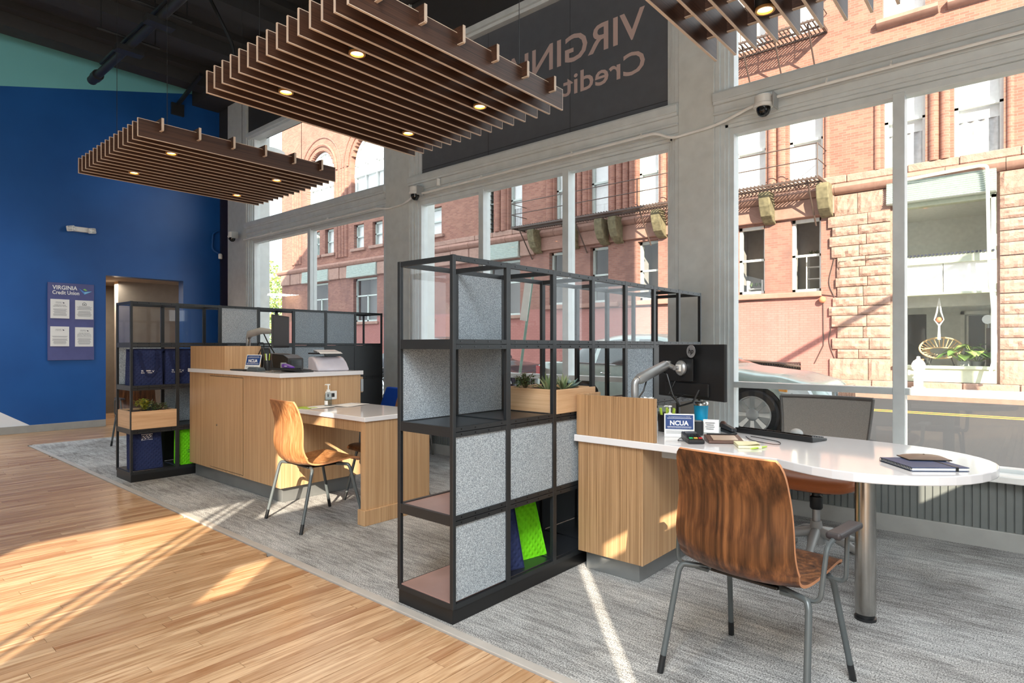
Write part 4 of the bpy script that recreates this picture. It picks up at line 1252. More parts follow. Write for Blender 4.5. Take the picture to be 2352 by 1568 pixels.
q = MB(); q.cyl((-1.72, 3.06, DT), (-1.72, 3.06, 1.02), .02, 16); q.lathe([(.045, 0), (.045, .012), (.03, .02)], (-1.72, 3.06, DT), 18); q.build('post', M['alu'], arm, smooth=True)
q = MB(); q.tube(fillet([(-1.72, 3.06, 1.0), (-1.72, 3.06, 1.075), tuple(Vector((-1.72, 3.06, 1.085))*.9+(jx+Vector((0, 0, .01)))*.1)], .04, 4), [.021]*7, 14); q.build('elbow', M['alu'], arm, smooth=True)
a0 = Vector((-1.71, 3.07, 1.085)); a1 = jx-rx_*.07+Vector((0, 0, .02))
q = MB(); dv = (a1-a0); 
q.tube([a0, a0+dv*.1, a0+dv*.9, a1], [.024, .031, .029, .022], 12); q.build('upper_arm', M['alu'], arm, smooth=True)
q = MB(); q.cyl(a1, jx, .014, 12); q.cyl(jx, pl, .013, 12); q.cyl(a1-Vector((0, 0, .02)), a1+Vector((0, 0, .02)), .024, 14); q.build('wrist_joint', M['alu'], arm, smooth=True)
q = MB(); q.rbox(tuple(pl-ny_*.024), (.04, .01, .04), (0, 0, math.radians(-25))); q.build('clamp_block', M['white'], arm, bevel=.003)
q = MB(); q.tube([a0+dv*.3-Vector((0, 0, .03)), a0+dv*.2-Vector((0, 0, .08)), a0+dv*.05-Vector((0, .01, .11)), (-1.7, 3.05, .96)], .0045, 6); q.build('arm_cable', M['black_plastic'], arm, smooth=True)

def info_sign(label, a, b, z, h, tilt):
    a, b = Vector((*a, z)), Vector((*b, z)); r = (b-a); w = r.length; r.normalize(); n = Vector((r.y, -r.x, 0))
    root = thing('counter_sign', label, 'sign', tuple((a+b)/2))
    up = (Vector((0, 0, 1))*math.cos(tilt)-n*math.sin(tilt)); nn = r.cross(up)
    def pl(u0, u1, v0, v1, o, t=.0012):
        q = MB(); vs = [a+r*(w*u)+up*(h*v)+nn*oo for oo in (o-t, o) for v in (v0, v1) for u in (u0, u1)]
        q.add(vs, [(0, 2, 3, 1), (4, 5, 7, 6), (0, 1, 5, 4), (2, 6, 7, 3), (0, 4, 6, 2), (1, 3, 7, 5)]); return q
    pl(0, 1, 0, 1, 0, .004).build('sign_plate', M['white'], root, bevel=.001)
    fieldp = pl(.04, .96, .34, .95, .0015).build('blue_field', M['navy_print'], root)
    q = pl(.1, .9, .80, .815, .0022, .0004); q2 = pl(.1, .9, .435, .45, .0022, .0004); q.add(q2.v, q2.f)
    text_mb(q, 'NCUA', a+r*(w*.5)+up*(h*.51)+nn*.0024, r, up, h*.2, w*.62, thick=0, align='CENTER', bold=.03)
    text_mb(q, 'Your savings federally insured to at least $250,000', a+r*(w*.5)+up*(h*.855)+nn*.0024, r, up, h*.035, w*.72, thick=0, align='CENTER')
    text_mb(q, 'National Credit Union Administration, a U.S. Government Agency', a+r*(w*.5)+up*(h*.385)+nn*.0024, r, up, h*.03, w*.78, thick=0, align='CENTER')
    q.build('field_lettering', M['white_print'], fieldp, recalc=False)
    q = MB()
    for k, (u1, v) in enumerate(((.62, .25), (.66, .2), (.58, .15))):
        p = pl(.06, u1, v, v+.02, .0008, .0004); q.add(p.v, p.f)
    p = pl(.72, .93, .17, .21, .0008, .0004); q.add(p.v, p.f)
    q.build('print_lines', M['grey_print'], root)
    q = MB(); q.add([a+r*(w*.1)+up*h*.5-nn*.004, a+r*(w*.9)+up*h*.5-nn*.004, a+r*(w*.9)-n*.05, a+r*(w*.1)-n*.05], [(0, 1, 2, 3)])
    q.build('easel_back', M['white'], root)
    return root
info_sign('white NCUA sign with a blue field on the peninsula desk', (-1.565, 3.112), (-1.424, 3.19), DT+.001, .128, .1)
info_sign('white NCUA sign with a blue field on the tall counter', (-5.44, 2.60), (-5.285, 2.66), CZT+.001, .145, .25)

def pump(label, x, y, z, h, bodym, r=.027):
    root = thing('sanitizer_bottle', label, 'bottle', (x, y, z))
    b = h*.62
    q = MB(); q.lathe([(r*.9, 0), (r, .004), (r, b*.8), (r*.8, b*.93), (r*.42, b), (r*.42, b*1.04)], (x, y, z), 18); q.build('bottle_body', bodym, root, smooth=True, recalc=False)
    q = MB(); q.lathe([(r*.5, b*1.03), (r*.5, b*1.2), (r*.2, b*1.22), (r*.18, h*.94), (r*.5, h*.95), (r*.5, h)], (x, y, z), 16); q.tube([(x, y, z+h*.97), (x-r*1.1, y-.005, z+h*.975), (x-r*1.3, y-.006, z+h*.95)], .004, 8)
    q.build('pump_head', M['white'], root, smooth=True)
    q = MB(); q.lathe([(r*.86, .008), (r*.88, b*.62)], (x, y, z), 16); q.build('gel', M['gel_clear'], root, smooth=True, recalc=False)
    q = MB()
    q.grid(lambda u, v: (x+r*1.02*math.cos(-1.9+u*1.2), y+r*1.02*math.sin(-1.9+u*1.2), z+b*.12+v*b*.3), 6, 1); q.build('bottle_label', M['white_print'], root, recalc=False)
M['bottle_clear'] = glass_mat('clear_bottle', (.78, .82, .84, 1))
M['gel_clear'] = glass_mat('clear_gel', (.9, .95, .97, 1), .8)
pump('clear pump bottle of hand sanitizer on the meeting table by the outlet', -4.49, 2.86, DT, .185, M['bottle_clear'], .031)
pump('pump bottle with a blue label behind the NCUA sign on the peninsula desk', -1.585, 3.22, DT, .165, M['gel'], .024)
q = None
tb = thing('tumbler', 'turquoise steel tumbler behind the monitor on the peninsula desk', 'tumbler', (-1.5, 3.45, DT))
q = MB(); q.lathe([(.031, 0), (.033, .004), (.04, .12), (.042, .155)], (-1.5, 3.45, DT), 22); q.build('cup', M['tumbler'], tb, smooth=True)
q = MB(); q.lathe([(.0425, .155), (.0425, .172), (.038, .178), (.001, .178)], (-1.5, 3.45, DT), 22); q.build('rim', M['steel'], tb, smooth=True)
q = MB(); q.tube([(-1.5, 3.46, DT+.178), (-1.495, 3.47, DT+.2)], .004, 8); q.build('straw', M['white'], tb)

def slab(name, label, cat, c, sz, rz, mat, tilt=(0, 0), bevel=.004):
    r = thing(name, label, cat, c, rz)
    q = MB(); q.rbox((0, 0, sz[2]/2), sz, (tilt[0], tilt[1], 0)); q.build('body', mat, r, local=True, bevel=bevel, segs=3)
    return r
z = DT+.001
cr = thing('card_reader', 'black card reader with coloured keys on the peninsula desk', 'card reader', (-1.375, 3.055, z), math.radians(-142))
q = MB(); q.prism([(-.09, 0), (.09, 0), (.09, .02), (.03, .03), (-.085, .042)], 'x', -.041, .041); q.build('body', M['black_plastic'], cr, local=True, bevel=.006, segs=3)
q = MB(); q.rbox((0, -.05, .0405), (.06, .045, .003), (-.1, 0, 0)); q.build('display', M['screen_dark'], cr, local=True)
def reader_key(i, j, mt):
    q = MB(); q.rbox((-.024+i*.016, .0+j*.018, .0375-.0028*j), (.012, .012, .004), (-.16, 0, 0)); q.build('key', mt, cr, local=True)
for i in range(4):
    for j in range(3): reader_key(i, j, M['metal_dark'])
for i, mt in enumerate((M['red_key'], M['amber_key'], M['green_key'])):
    q = MB(); q.rbox((-.024+i*.024, .064, .028), (.019, .012, .004), (-.16, 0, 0)); q.build('key', mt, cr, local=True, label=('red', 'amber', 'green')[i]+' key')
sg = thing('signature_pad', 'brown signature pad beside the card reader on the peninsula desk', 'signature pad', (-1.245, 3.15, z), math.radians(-146))
q = MB(); q.prism([(-.07, 0), (.07, 0), (.07, .012), (-.07, .03)], 'x', -.09, .09); q.build('body', M['brown_pad'], sg, local=True, bevel=.004)
q = MB(); q.rbox((0, .004, .0222), (.125, .085, .003), (-.128, 0, 0)); q.build('screen', M['screen_beige'], sg, local=True)
q = MB(); q.rbox((0, -.062, .031), (.15, .01, .006), (0, 0, 0)); q.build('pen_rest', M['black_plastic'], sg, local=True)
kb = thing('keyboard', 'black keyboard lying at the back edge of the peninsula desk', 'keyboard', (-1.09, 3.55, z), math.radians(-16))
q = MB(); q.prism([(-.07, 0), (.07, 0), (.072, .012), (-.072, .03)], 'x', -.235, .235); q.build('body', M['black_plastic'], kb, local=True, bevel=.004)
q = MB()
for i in range(20):
    for j in range(5):
        q.rbox((-.215+i*.0226, -.045+j*.023, .029-.0029*j), (.018, .018, .007), (-.125, 0, 0))
q.build('keys', M['black_gloss'], kb, local=True, kind='stuff')
for s in (-1, 1):
    q = MB(); q.box(s*.2-.012, s*.2+.012, -.068, -.055, 0, .02); q.build('foot', M['black_plastic'], kb, local=True)
ch_ = thing('card_holder', 'white business card holder behind the signature pad', 'card holder', (-1.39, 3.33, z), math.radians(20))
q = MB(); q.box(-.05, .05, -.025, .03, 0, .012); q.box(-.05, .05, .022, .03, 0, .045); q.build('holder', M['grey_plastic'], ch_, local=True, bevel=.002)
q = MB(); q.rbox((0, .012, .05), (.085, .006, .075), (-.2, 0, 0)); q.build('cards', M['paper'], ch_, local=True)
q = MB()
for k in range(4): q.rbox((-.005, .0065-.0022*k, .07-.011*k), (.05-.01*(k % 2), .001, .0035), (-.2, 0, 0))
q.build('print_lines', M['grey_print'], ch_, local=True)
np_ = thing('notepad', 'cream pad of square notes beside the signature pad', 'notepad', (-1.10, 3.085, z), math.radians(-60))
q = MB(); q.box(-.07, .07, -.055, .055, 0, .014); q.build('pages', M['note_yellow'], np_, local=True, bevel=.002)
q = MB(); q.grid(lambda u, v: (-.07+.14*u, -.055+.11*v, .0155+.012*(u*v)**2), 6, 6); q.build('top_sheet', M['note_yellow'], np_, local=True, recalc=False)
def pen(label, p, d, L, mat, r=.0042):
    p, d = Vector(p), Vector(d).normalized()
    root = thing('pen', label, 'pen', tuple(p))
    q = MB(); q.tube([p, p+d*(L*.1), p+d*(L*.12), p+d*(L*.9), p+d*L], [.0008, r*.8, r, r, r*.8], 10); q.build('barrel', mat, root, smooth=True)
    q = MB(); q.tube([p+d*(L*.7)+Vector((0, 0, r)), p+d*(L*.98)+Vector((0, 0, r*1.3))], .001, 6); q.build('clip', M['steel'], root)
    return root
pen('slim lime green pen lying beside the cream note pad', (-1.05, 2.985, z+.005), (.25, .95, 0), .135, M['lime'])
mobile = thing('stapler', 'dark folded stapler behind the card holder on the peninsula desk', 'stapler', (-1.36, 3.50, z), math.radians(-45))
q = MB(); q.prism([(-.09, .0), (.09, .0), (.09, .012), (-.09, .02)], 'y', -.018, .018); q.prism([(-.085, .022), (.09, .016), (.085, .034), (-.08, .05)], 'y', -.016, .016); q.build('body', M['metal_dark'], mobile, local=True, bevel=.005)
q = MB(); q.ball((-.06, 0, .045), .022, 10, 8, (1.3, .8, .7)); q.build('cap', M['brown_pad'], mobile, local=True, smooth=True)
rem = slab('marker_pen', 'lime marker lying behind the keyboard', 'pen', (-1.3, 3.68, z), (.13, .014, .012), math.radians(-10), M['lime'])
mouse = thing('computer_mouse', 'pale grey mouse behind the keyboard near the window', 'mouse', (-1.03, 3.66, z), .3)
q = MB(); q.ball((0, 0, .008), .03, 16, 10, (1.2, 1.9, .95)); q.build('shell', M['grey_plastic'], mouse, local=True, smooth=True)
cb = thing('cable', 'thin black cable looping beside the signature pad', 'cable', (-1.2, 3.3, z))
q = MB(); q.tube(catmull([(-1.47, 3.12, z+.003), (-1.44, 3.02, z+.003), (-1.40, 3.03, z+.004)]), .0022, 6); q.tube(catmull([(-1.22, 3.4, z+.003), (-1.14, 3.28, z+.003), (-1.0, 3.22, z+.003), (-1.03, 3.33, z+.003), (-1.2, 3.42, z+.003)]), .002, 6)
q.build('cord', M['black_plastic'], cb, smooth=True)
nb = thing('notebook', 'navy spiral notebook with a strap on the round end of the desk', 'notebook', (-.375, 3.075, z), math.radians(39))
q = MB(); q.box(-.11, .11, -.13, .09, .002, .013); q.build('pages', M['paper'], nb, local=True, bevel=.002)
q = MB(); q.box(-.113, .113, -.133, .093, .013, .016); q.box(-.113, .113, -.133, .093, 0, .002); q.build('cover', M['navy_book'], nb, local=True, bevel=.001)
q = MB(); q.box(.06, .07, -.134, .094, -.000, .0172); q.build('strap', M['black_plastic'], nb, local=True)
q = MB()
for k in range(22): q.tube([(-.115+.004*math.cos(t*.7), -.125+k*.01, .008+.009*math.sin(t*.7)) for t in range(9)], .0012, 4)
q.build('spiral', M['black_plastic'], nb, local=True, kind='stuff')
pen('silver and black pen lying against the notebook', (-.262, 3.04, z+.008), (-.15, .95, 0), .15, M['steel'], .005)
wl = thing('wallet', 'brown leather folder lying on the navy notebook', 'wallet', (-.37, 3.155, z+.0175), math.radians(33))
q = MB(); q.grid(lambda u, v: ((u-.5)*.17, (v-.5)*.11, .004+.014*math.sin(PI*min(1, max(0, u)))**.5*math.sin(PI*v)**.3), 10, 8); q.grid(lambda u, v: ((.5-u)*.17, (v-.5)*.11, .0), 10, 8)
q.build('cover', M['wallet'], wl, local=True, smooth=True, recalc=False)
q = MB(); q.box(-.085, .085, -.056, .056, 0, .004); q.build('edge', M['black_plastic'], wl, local=True, bevel=.002)
q = MB(); q.ball((.0, .0, .019), .004, 8, 6, (1, 1, .5)); q.build('snap', M['wallet'], wl, local=True, smooth=True)
bk = thing('supply_basket', 'dark wire basket with lime highlighters below the monitor', 'basket', (-1.655, 3.33, z))
q = MB(); q.lathe([(.05, 0), (.055, .1), (.057, .1), (.052, 0)], (-1.655, 3.33, z), 16); q.build('basket', M['black_plastic'], bk, smooth=True)
for k in range(6):
    a = k*1.05; q = MB(); q.cyl((-1.655+.03*math.cos(a), 3.33+.03*math.sin(a), z+.02), (-1.655+.045*math.cos(a), 3.33+.045*math.sin(a), z+.135), .007, 8); q.build('highlighter', M['lime'], bk, smooth=True)
tp = thing('desk_phone', 'grey desk phone behind the NCUA sign on the peninsula desk', 'phone', (-1.52, 3.33, z), .4)
q = MB(); q.prism([(-.09, 0), (.09, 0), (.09, .03), (-.09, .09)], 'x', -.08, .08); q.build('body', M['metal_dark'], tp, local=True, bevel=.01)
q = MB(); q.tube([(-.055, -.08, .1), (-.055, -.02, .095), (-.055, .07, .06)], [.022, .014, .022], 10); q.build('handset', M['metal_dark'], tp, local=True, smooth=True)
tis = thing('crumpled_tissue', 'white crumpled tissue beside the monitor arm post', 'tissue', (-1.64, 3.06, 1.0-.225+.001))
q = MB(); q.box(-1.68, -1.6, 3.02, 3.1, DT+.001, DT+.16); q.build('tissue_box', M['white'], tis, bevel=.003)
q = MB()
for k in range(5):
    a = k*1.3; leaf(q, (-1.64, 3.06, DT+.16), (math.cos(a)*.5, math.sin(a)*.5, 1), .085, .06, .2, .8)
q.build('tissue', M['paper'], tis, recalc=False)

# ================================================================== THINGS ON THE TALL COUNTER AND MEETING TABLE
z = CZT+.001
m2, C2, rx2, ny2, up2 = monitor('monitor', 'dark monitor turned sideways on the tall counter', (-5.7, 3.08, 1.42), math.radians(314), .49, .32, False, (-5.7, 3.08, CZT))
a2 = m2
q = MB(); q.cyl((-6.08, 2.95, CZT), (-6.08, 2.95, 1.36), .022, 14); q.lathe([(.05, 0), (.05, .014), (.03, .02)], (-6.08, 2.95, CZT), 18); q.build('post', M['alu'], a2, smooth=True)
q = MB(); q.tube([(-6.08, 2.95, 1.36), (-6.05, 2.95, 1.40), (-5.9, 2.99, 1.43), (-5.76, 3.05, 1.42)], [.024, .036, .034, .022], 12); q.build('upper_arm', M['grey_plastic'], a2, smooth=True)
q = MB(); q.tube(catmull([(-5.86, 3.0, 1.4), (-5.8, 3.02, 1.3), (-5.72, 3.04, 1.2), (-5.66, 3.02, 1.14)]), .006, 6); q.tube(catmull([(-6.05, 2.94, 1.37), (-5.98, 2.9, 1.28), (-5.95, 2.9, 1.18)]), .005, 6); q.build('arm_cable', M['black_plastic'], a2, smooth=True)
pcb = thing('receipt_printer', 'black receipt printer under the monitor on the tall counter', 'printer', (-5.45, 3.0, z), math.radians(10))
q = MB(); q.prism([(-.16, 0), (.16, 0), (.16, .1), (.08, .135), (-.12, .15), (-.16, .09)], 'y', -.09, .09); q.build('body', M['black_plastic'], pcb, local=True, bevel=.01, segs=3)
q = MB(); q.box(.158, .163, -.06, .06, .03, .085); q.build('front_panel', M['black_gloss'], pcb, local=True)
spk = thing('counter_box', 'black box behind the raised oak box on the tall counter', 'box', (-5.78, 2.93, z), 0.1)
q = MB(); q.box(-.08, .08, -.05, .05, 0, .2); q.build('case', M['black_plastic'], spk, local=True, bevel=.006)
q = MB(); q.tube(fillet([(-.05, 0, .2), (-.05, 0, .25), (.05, 0, .25), (.05, 0, .2)], .03, 4), .005, 6); q.build('handle', M['black_plastic'], spk, local=True, smooth=True)
scn = thing('sheet_scanner', 'white and black sheet scanner at the window side of the tall counter', 'scanner', (-4.86, 3.09, z), math.radians(-15))
q = MB(); q.prism([(-.13, 0), (.17, 0), (.165, .02), (.10, .075), (.02, .115), (-.04, .125), (-.13, .12)], 'y', -.14, .14); q.build('shell', plain('pale_scanner_shell', lin(214, 208, 216), .25), scn, local=True, bevel=.014, segs=3, smooth=True)
q = MB(); q.prism([(-.136, .012), (-.02, .012), (-.03, .09), (-.12, .1), (-.136, .095)], 'y', -.12, .1425); q.build('feed_slot', M['black_gloss'], scn, local=True, bevel=.008)
q = MB(); q.box(-.2, .03, -.12, .12, .145, .158); q.build('paper_tray', M['black_plastic'], scn, local=True, bevel=.004)
q = MB(); q.rbox((-.04, 0, .168), (.13, .2, .018), (0, .12, 0)); q.build('tray_cover', M['alu'], scn, local=True, bevel=.004)
q = MB(); q.grid(lambda u, v: (.0+.12*u, (v-.5)*.2, .15+.03*math.sin(u*3)*(1-u)+.0), 6, 4); q.build('loose_sheet', M['paper'], scn, local=True, recalc=False)
st2 = thing('purple_stapler', 'purple stapler lying on the tall counter beside the keyboard', 'stapler', (-5.0, 2.78, z), math.radians(-8))
q = MB(); q.prism([(-.1, .03), (.1, .02), (.105, .04), (-.06, .062), (-.1, .055)], 'y', -.022, .022); q.build('body', M['purple'], st2, local=True, bevel=.006, segs=3)
q = MB(); q.prism([(-.1, .0), (.1, .0), (.1, .012), (-.1, .02)], 'y', -.02, .02); q.build('base', M['black_plastic'], st2, local=True, bevel=.004)
q = MB(); q.box(-.115, -.085, -.024, .024, .0, .07); q.build('end_cap', M['grey_plastic'], st2, local=True, bevel=.006)
q = MB(); q.box(-.02, .04, -.0225, -.0218, .038, .046); q.build('printed_word', M['white_print'], st2, local=True)
k2 = thing('keyboard', 'black keyboard raised at the front corner of the tall counter', 'keyboard', (-4.83, 2.72, z), math.radians(10))
q = MB(); q.prism([(-.065, .012), (.065, .0), (.067, .012), (-.067, .03)], 'x', -.2, .2); q.build('body', M['black_plastic'], k2, local=True, bevel=.004)
q = MB()
for i in range(17):
    for j in range(5): q.rbox((-.19+i*.0226, -.045+j*.023, .029-.0029*j), (.018, .018, .006), (-.12, 0, 0))
q.build('keys', M['black_gloss'], k2, local=True, kind='stuff')
sp2 = slab('signature_pad', 'flat dark signature pad at the front edge of the tall counter', 'signature pad', (-5.4, 2.55, z), (.2, .09, .012), .1, M['black_plastic'])
ms2 = thing('card_reader', 'dark grey wedge card reader at the front edge of the tall counter', 'card reader', (-5.17, 2.575, z), .05)
q = MB(); q.prism([(-.1, 0), (.1, 0), (.08, .03), (-.06, .036)], 'y', -.04, .04); q.build('body', plain('slate_plastic', lin(74, 82, 86), .4), ms2, local=True, bevel=.01, segs=3)
cu = thing('pen_cup', 'black cup of pens behind the sign on the tall counter', 'pen cup', (-5.24, 2.72, z))
q = MB(); q.lathe([(.032, 0), (.036, .09), (.034, .09), (.03, .006)], (-5.24, 2.72, z), 14); q.build('cup', M['black_plastic'], cu, smooth=True)
for k in range(6):
    a = k*1.1; q = MB(); q.cyl((-5.24+.015*math.cos(a), 2.72+.015*math.sin(a), z+.02), (-5.24+.035*math.cos(a), 2.72+.035*math.sin(a), z+.15), .004, 6); q.build('cup_pen', (M['lime'], M['brown_pad'], M['white'])[k % 3], cu)
pc2 = thing('cable', 'black cables tangled above the pen cup on the tall counter', 'cable', (-5.4, 2.8, z))
q = MB(); q.tube(catmull([(-5.7, 2.85, z+.1), (-5.55, 2.8, z+.16), (-5.42, 2.76, z+.2), (-5.35, 2.74, z+.15), (-5.31, 2.72, z+.05), (-5.22, 2.66, z+.004)]), .006, 6); q.tube(catmull([(-5.5, 2.86, z+.02), (-5.42, 2.83, z+.16), (-5.37, 2.8, z+.2), (-5.33, 2.8, z+.12), (-5.3, 2.8, z+.01)]), .005, 6); q.build('cord', M['black_plastic'], pc2, smooth=True)
z = DT+.001
for i, (x, y, rz, mt, lb) in enumerate(((-4.42, 3.02, .25, M['paper'], 'white sheet of paper on the meeting table beyond the sanitizer'), (-4.46, 2.76, -.2, M['paper'], 'white leaflet on the meeting table in front of the sanitizer'))):
    r = thing('paper_sheet', lb, 'paper', (x, y, z), rz)
    q = MB(); q.grid(lambda u, v: ((u-.5)*.2, (v-.5)*.28*(.7 if i else 1), .001+.004*math.sin(3*u+2*v)**2), 6, 6); q.build('sheet', mt, r, local=True, recalc=False)
    q = MB(); q.box(-.08, .08, -.1, .1, 0, .001); q.build('lower_sheet', M['grey_print'], r, local=True)
slab('lime_folder', 'lime green leaflet at the left end of the meeting table', 'leaflet', (-4.5, 2.66, z), (.16, .1, .004), .2, M['lime'], bevel=.001)
# ================================================================== BRICK BUILDING ACROSS THE STREET
BY = 20.0
bld = thing('brick_building', 'red brick and sandstone building across the street with a dark fire escape', 'building', (-18, BY, .1))
BP = lambda n, b, mt, **k: b.build(n, mt, bld, **k)
LX, RX = -36.7, 3.0
# openings ---------------------------------------------------------
G = [(-33.4, -31.41, 2.6, 5.0), (-28.9, -26.75, 2.6, 5.0), (-24.6, -22.3, 2.6, 5.0), (-18.7, -16.76, 2.6, 5.0), (-15.2, -14.35, 2.95, 5.1), (-13.2, -12.38, 2.95, 5.1), (-11.12, -10.3, 2.95, 5.1), (-9.3, -8.5, 2.95, 5.1), (-7.45, -6.58, 2.95, 5.15), (-5.8, -4.93, 2.93, 5.19)]
S = [(-32.95, -32.3, 6.65, 8.1), (-31.75, -30.83, 6.65, 8.1), (-28.86, -27.93, 6.66, 8.0), (-27.15, -26.28, 6.67, 7.95), (-22.8, -21.69, 6.66, 8.0), (-18.72, -18.3, 6.25, 9.0), (-17.43, -16.65, 6.22, 9.0), (-14.95, -14.15, 6.22, 9.0), (-13.24, -12.38, 6.22, 9.0), (-11.14, -10.28, 6.22, 9.0), (-9.3, -8.45, 6.22, 9.0), (-7.57, -6.55, 6.22, 9.0), (-5.87, -4.88, 6.22, 9.0), (-3.3, -2.31, 6.25, 9.0), (-1.68, -.64, 6.25, 9.0)]
U = [(-7.57, -6.55, 10.85, 13.5), (-5.87, -4.88, 10.85, 13.5), (-3.33, -2.31, 10.55, 13.5), (-1.68, -.64, 10.55, 13.5)]
A = [(-33.7, -30.83, 9.55, 11.4), (-29.1, -26.1, 9.55, 11.4)]      # arched tall openings
holes = G+S+U+A
store = (-3.05, -.78, .3, 5.2)
q = MB(); holes_wall(q, LX, -4.45, 2.8, 5.78, BY, BY+.45, holes); BP('wall', q, M['brick_old'])
q = MB(); holes_wall(q, LX, -4.45, .28, 2.8, BY, BY+.45, holes+[(-8.9, -5.5, .2, .78)]); BP('wall', q, M['brick_paint'])
q = MB(); holes_wall(q, -4.45, RX, .28, 5.78, BY+.02, BY+.45, [store]); BP('wall', q, M['stone'])
# arches: stepped heads cut as polygons over the spring line
def arch_wall(q, x0, x1, zs, ztop, arcs):
    n = 20; prev = x0
    for a, b in arcs:
        q.box(prev, a, BY, BY+.45, zs, ztop); cx, r = (a+b)/2, (b-a)/2
        for k in range(n):
            xa, xb = a+(b-a)*k/n, a+(b-a)*(k+1)/n; xm = (xa+xb)/2
            q.box(xa, xb, BY, BY+.45, zs+math.sqrt(max(0, r*r-(xm-cx)**2)), ztop)
        prev = b
    q.box(prev, x1, BY, BY+.45, zs, ztop)
q = MB(); holes_wall(q, LX, -25.0, 5.78, 11.4, BY, BY+.45, holes); arch_wall(q, LX, -25.0, 11.4, 17, [(a, b) for a, b, _, _ in A]); holes_wall(q, -25.0, RX, 5.78, 17, BY, BY+.45, holes)
BP('wall', q, M['brick'])
BP('side_wall', MB().box(LX, LX+.4, BY+.45, BY+14, .28, 17), M['brick_x'])
BP('rear_wall', MB().box(LX, RX, BY+14, BY+14.3, .2, 17), M['brick'])
BP('roof', MB().box(LX, RX, BY, BY+14.3, 17, 17.3), M['stone_smooth'])
for a, b, zb, zs in A:
    cx, r = (a+b)/2, (b-a)/2
    for rr, w, mt in ((r+.32, .1, M['brick']), (r+.75, .05, M['brick_old'])):
        q = MB(); q.tube([(cx+rr*math.cos(t*PI/24), BY-.01, zs+rr*math.sin(t*PI/24)) for t in range(25)], w, 6); BP('arch_moulding', q, mt, smooth=True)
# base course, string course, sills, pilasters ------------------------
q = MB(); x = -26.0
while x < RX:
    L = random.uniform(.9, 1.4)
    if x > -7.5: MB().box(x+.01, x+L-.01, BY-.12-random.uniform(0, .03), BY+.1, .1, .29).build('base_stone', M['stone'], bld, bevel=.02, segs=1)
    x += L
BP('base_course', MB().box(LX, RX, BY-.08, BY+.1, .05, .28), M['stone'])
x = LX-.3
while x < RX:
    L = random.uniform(1.1, 1.7)
    MB().prism([(BY+.1, 5.74), (BY-.1, 5.74), (BY-.2, 5.82), (BY-.24, 5.92), (BY-.2, 6.0), (BY-.1, 6.06), (BY+.1, 6.08)], 'x', x+.006, x+L-.006).build('string_course', M['stone_smooth'], bld, smooth=True)
    if x > -25.5:
        MB().box(x+.3, x+L+.29, BY-.05-random.uniform(0, .04), BY+.1, 6.08, 6.3).build('course_stone', M['stone'], bld, bevel=.02, segs=1)
    x += L
q = MB()
for a, b, z0, z1 in S[:5]: MB().box(a-.2, b+.2, BY-.14, BY+.2, z0-.16, z0).build('window_sill', M['stone'], bld, bevel=.02, segs=1)
for a, b in ((-15.6, -11.9), (-11.5, -8.1), (-7.9, -4.9)): MB().box(a, b, BY-.14, BY+.2, 2.76, 2.93).build('window_sill', M['stone_smooth'], bld, bevel=.03)
for a, b, z0, z1 in G[:4]: MB().box(a-.15, b+.15, BY-.12, BY+.2, z0-.15, z0).build('window_sill', M['stone'], bld, bevel=.02, segs=1)
for a, b, z0, z1 in U[2:]: MB().prism([(BY+.1, z0-.3), (BY-.12, z0-.26), (BY-.2, z0-.16), (BY-.18, z0-.05), (BY+.1, z0)], 'x', a-.12, b+.3).build('window_sill', M['stone_smooth'], bld, smooth=True)
for a, b in ((-18.2, -17.5), (-15.35, -15.0), (-14.1, -13.3), (-12.32, -11.2), (-10.24, -9.4), (-8.4, -7.62), (-6.5, -5.92), (-4.84, -4.68), (-3.55, -3.36), (-2.25, -1.74), (-.6, -.42), (-35.4, -34.3), (-30.6, -29.4)):
    n = max(1, round((b-a)/.28)); w = (b-a)/n
    for k in range(n):
        q = MB(); q.cyl((a+w*(k+.5), BY+.02, 6.3), (a+w*(k+.5), BY+.02, 9.1 if a > -25 else 11.3), w*.47, 12); BP('pilaster', q, M['brick'], smooth=True)
for a, b, z0, z1 in G[4:8]+G[8:]: pass
q = MB(); q.box(-15.9, -4.55, BY-.12, BY+.2, 5.2, 5.74); BP('lintel_stone', q, M['stone_smooth'], bevel=.03)
for a, b in ((-36.6, -34.05), (-31.3, -29.35), (-26.6, -24.9), (-22.2, -18.8), (-16.7, -15.9)):
    x = a
    while x < b-.3:
        L = min(random.uniform(.9, 1.3), b-x); MB().box(x+.01, x+L-.01, BY-.1-random.uniform(0, .05), BY+.1, 5.08, 5.73).build('stone_block', M['stone'], bld, bevel=.03, segs=1); x += L
# ribbed green shutter heads
def shutter_head(a, b, z0, z1):
    q = MB(); n = 11; h = (z1-z0)/n
    for k in range(n): q.prism([(BY+.1, z0+k*h), (BY-.2+.05*(k/n), z0+k*h), (BY-.24+.05*(k/n), z0+k*h+h*.5), (BY-.2+.05*(k/n), z0+k*h+h*.95), (BY+.1, z0+k*h+h*.95)], 'x', a, b)
    BP('ribbed_lintel', q, M['mint'])
for a, b in ((-34.0, -31.2), (-29.3, -26.65), (-24.9, -22.2), (-18.8, -16.72)): shutter_head(a, b, 5.06, 5.74)
shutter_head(-3.2, -.78, 5.22, 5.84)
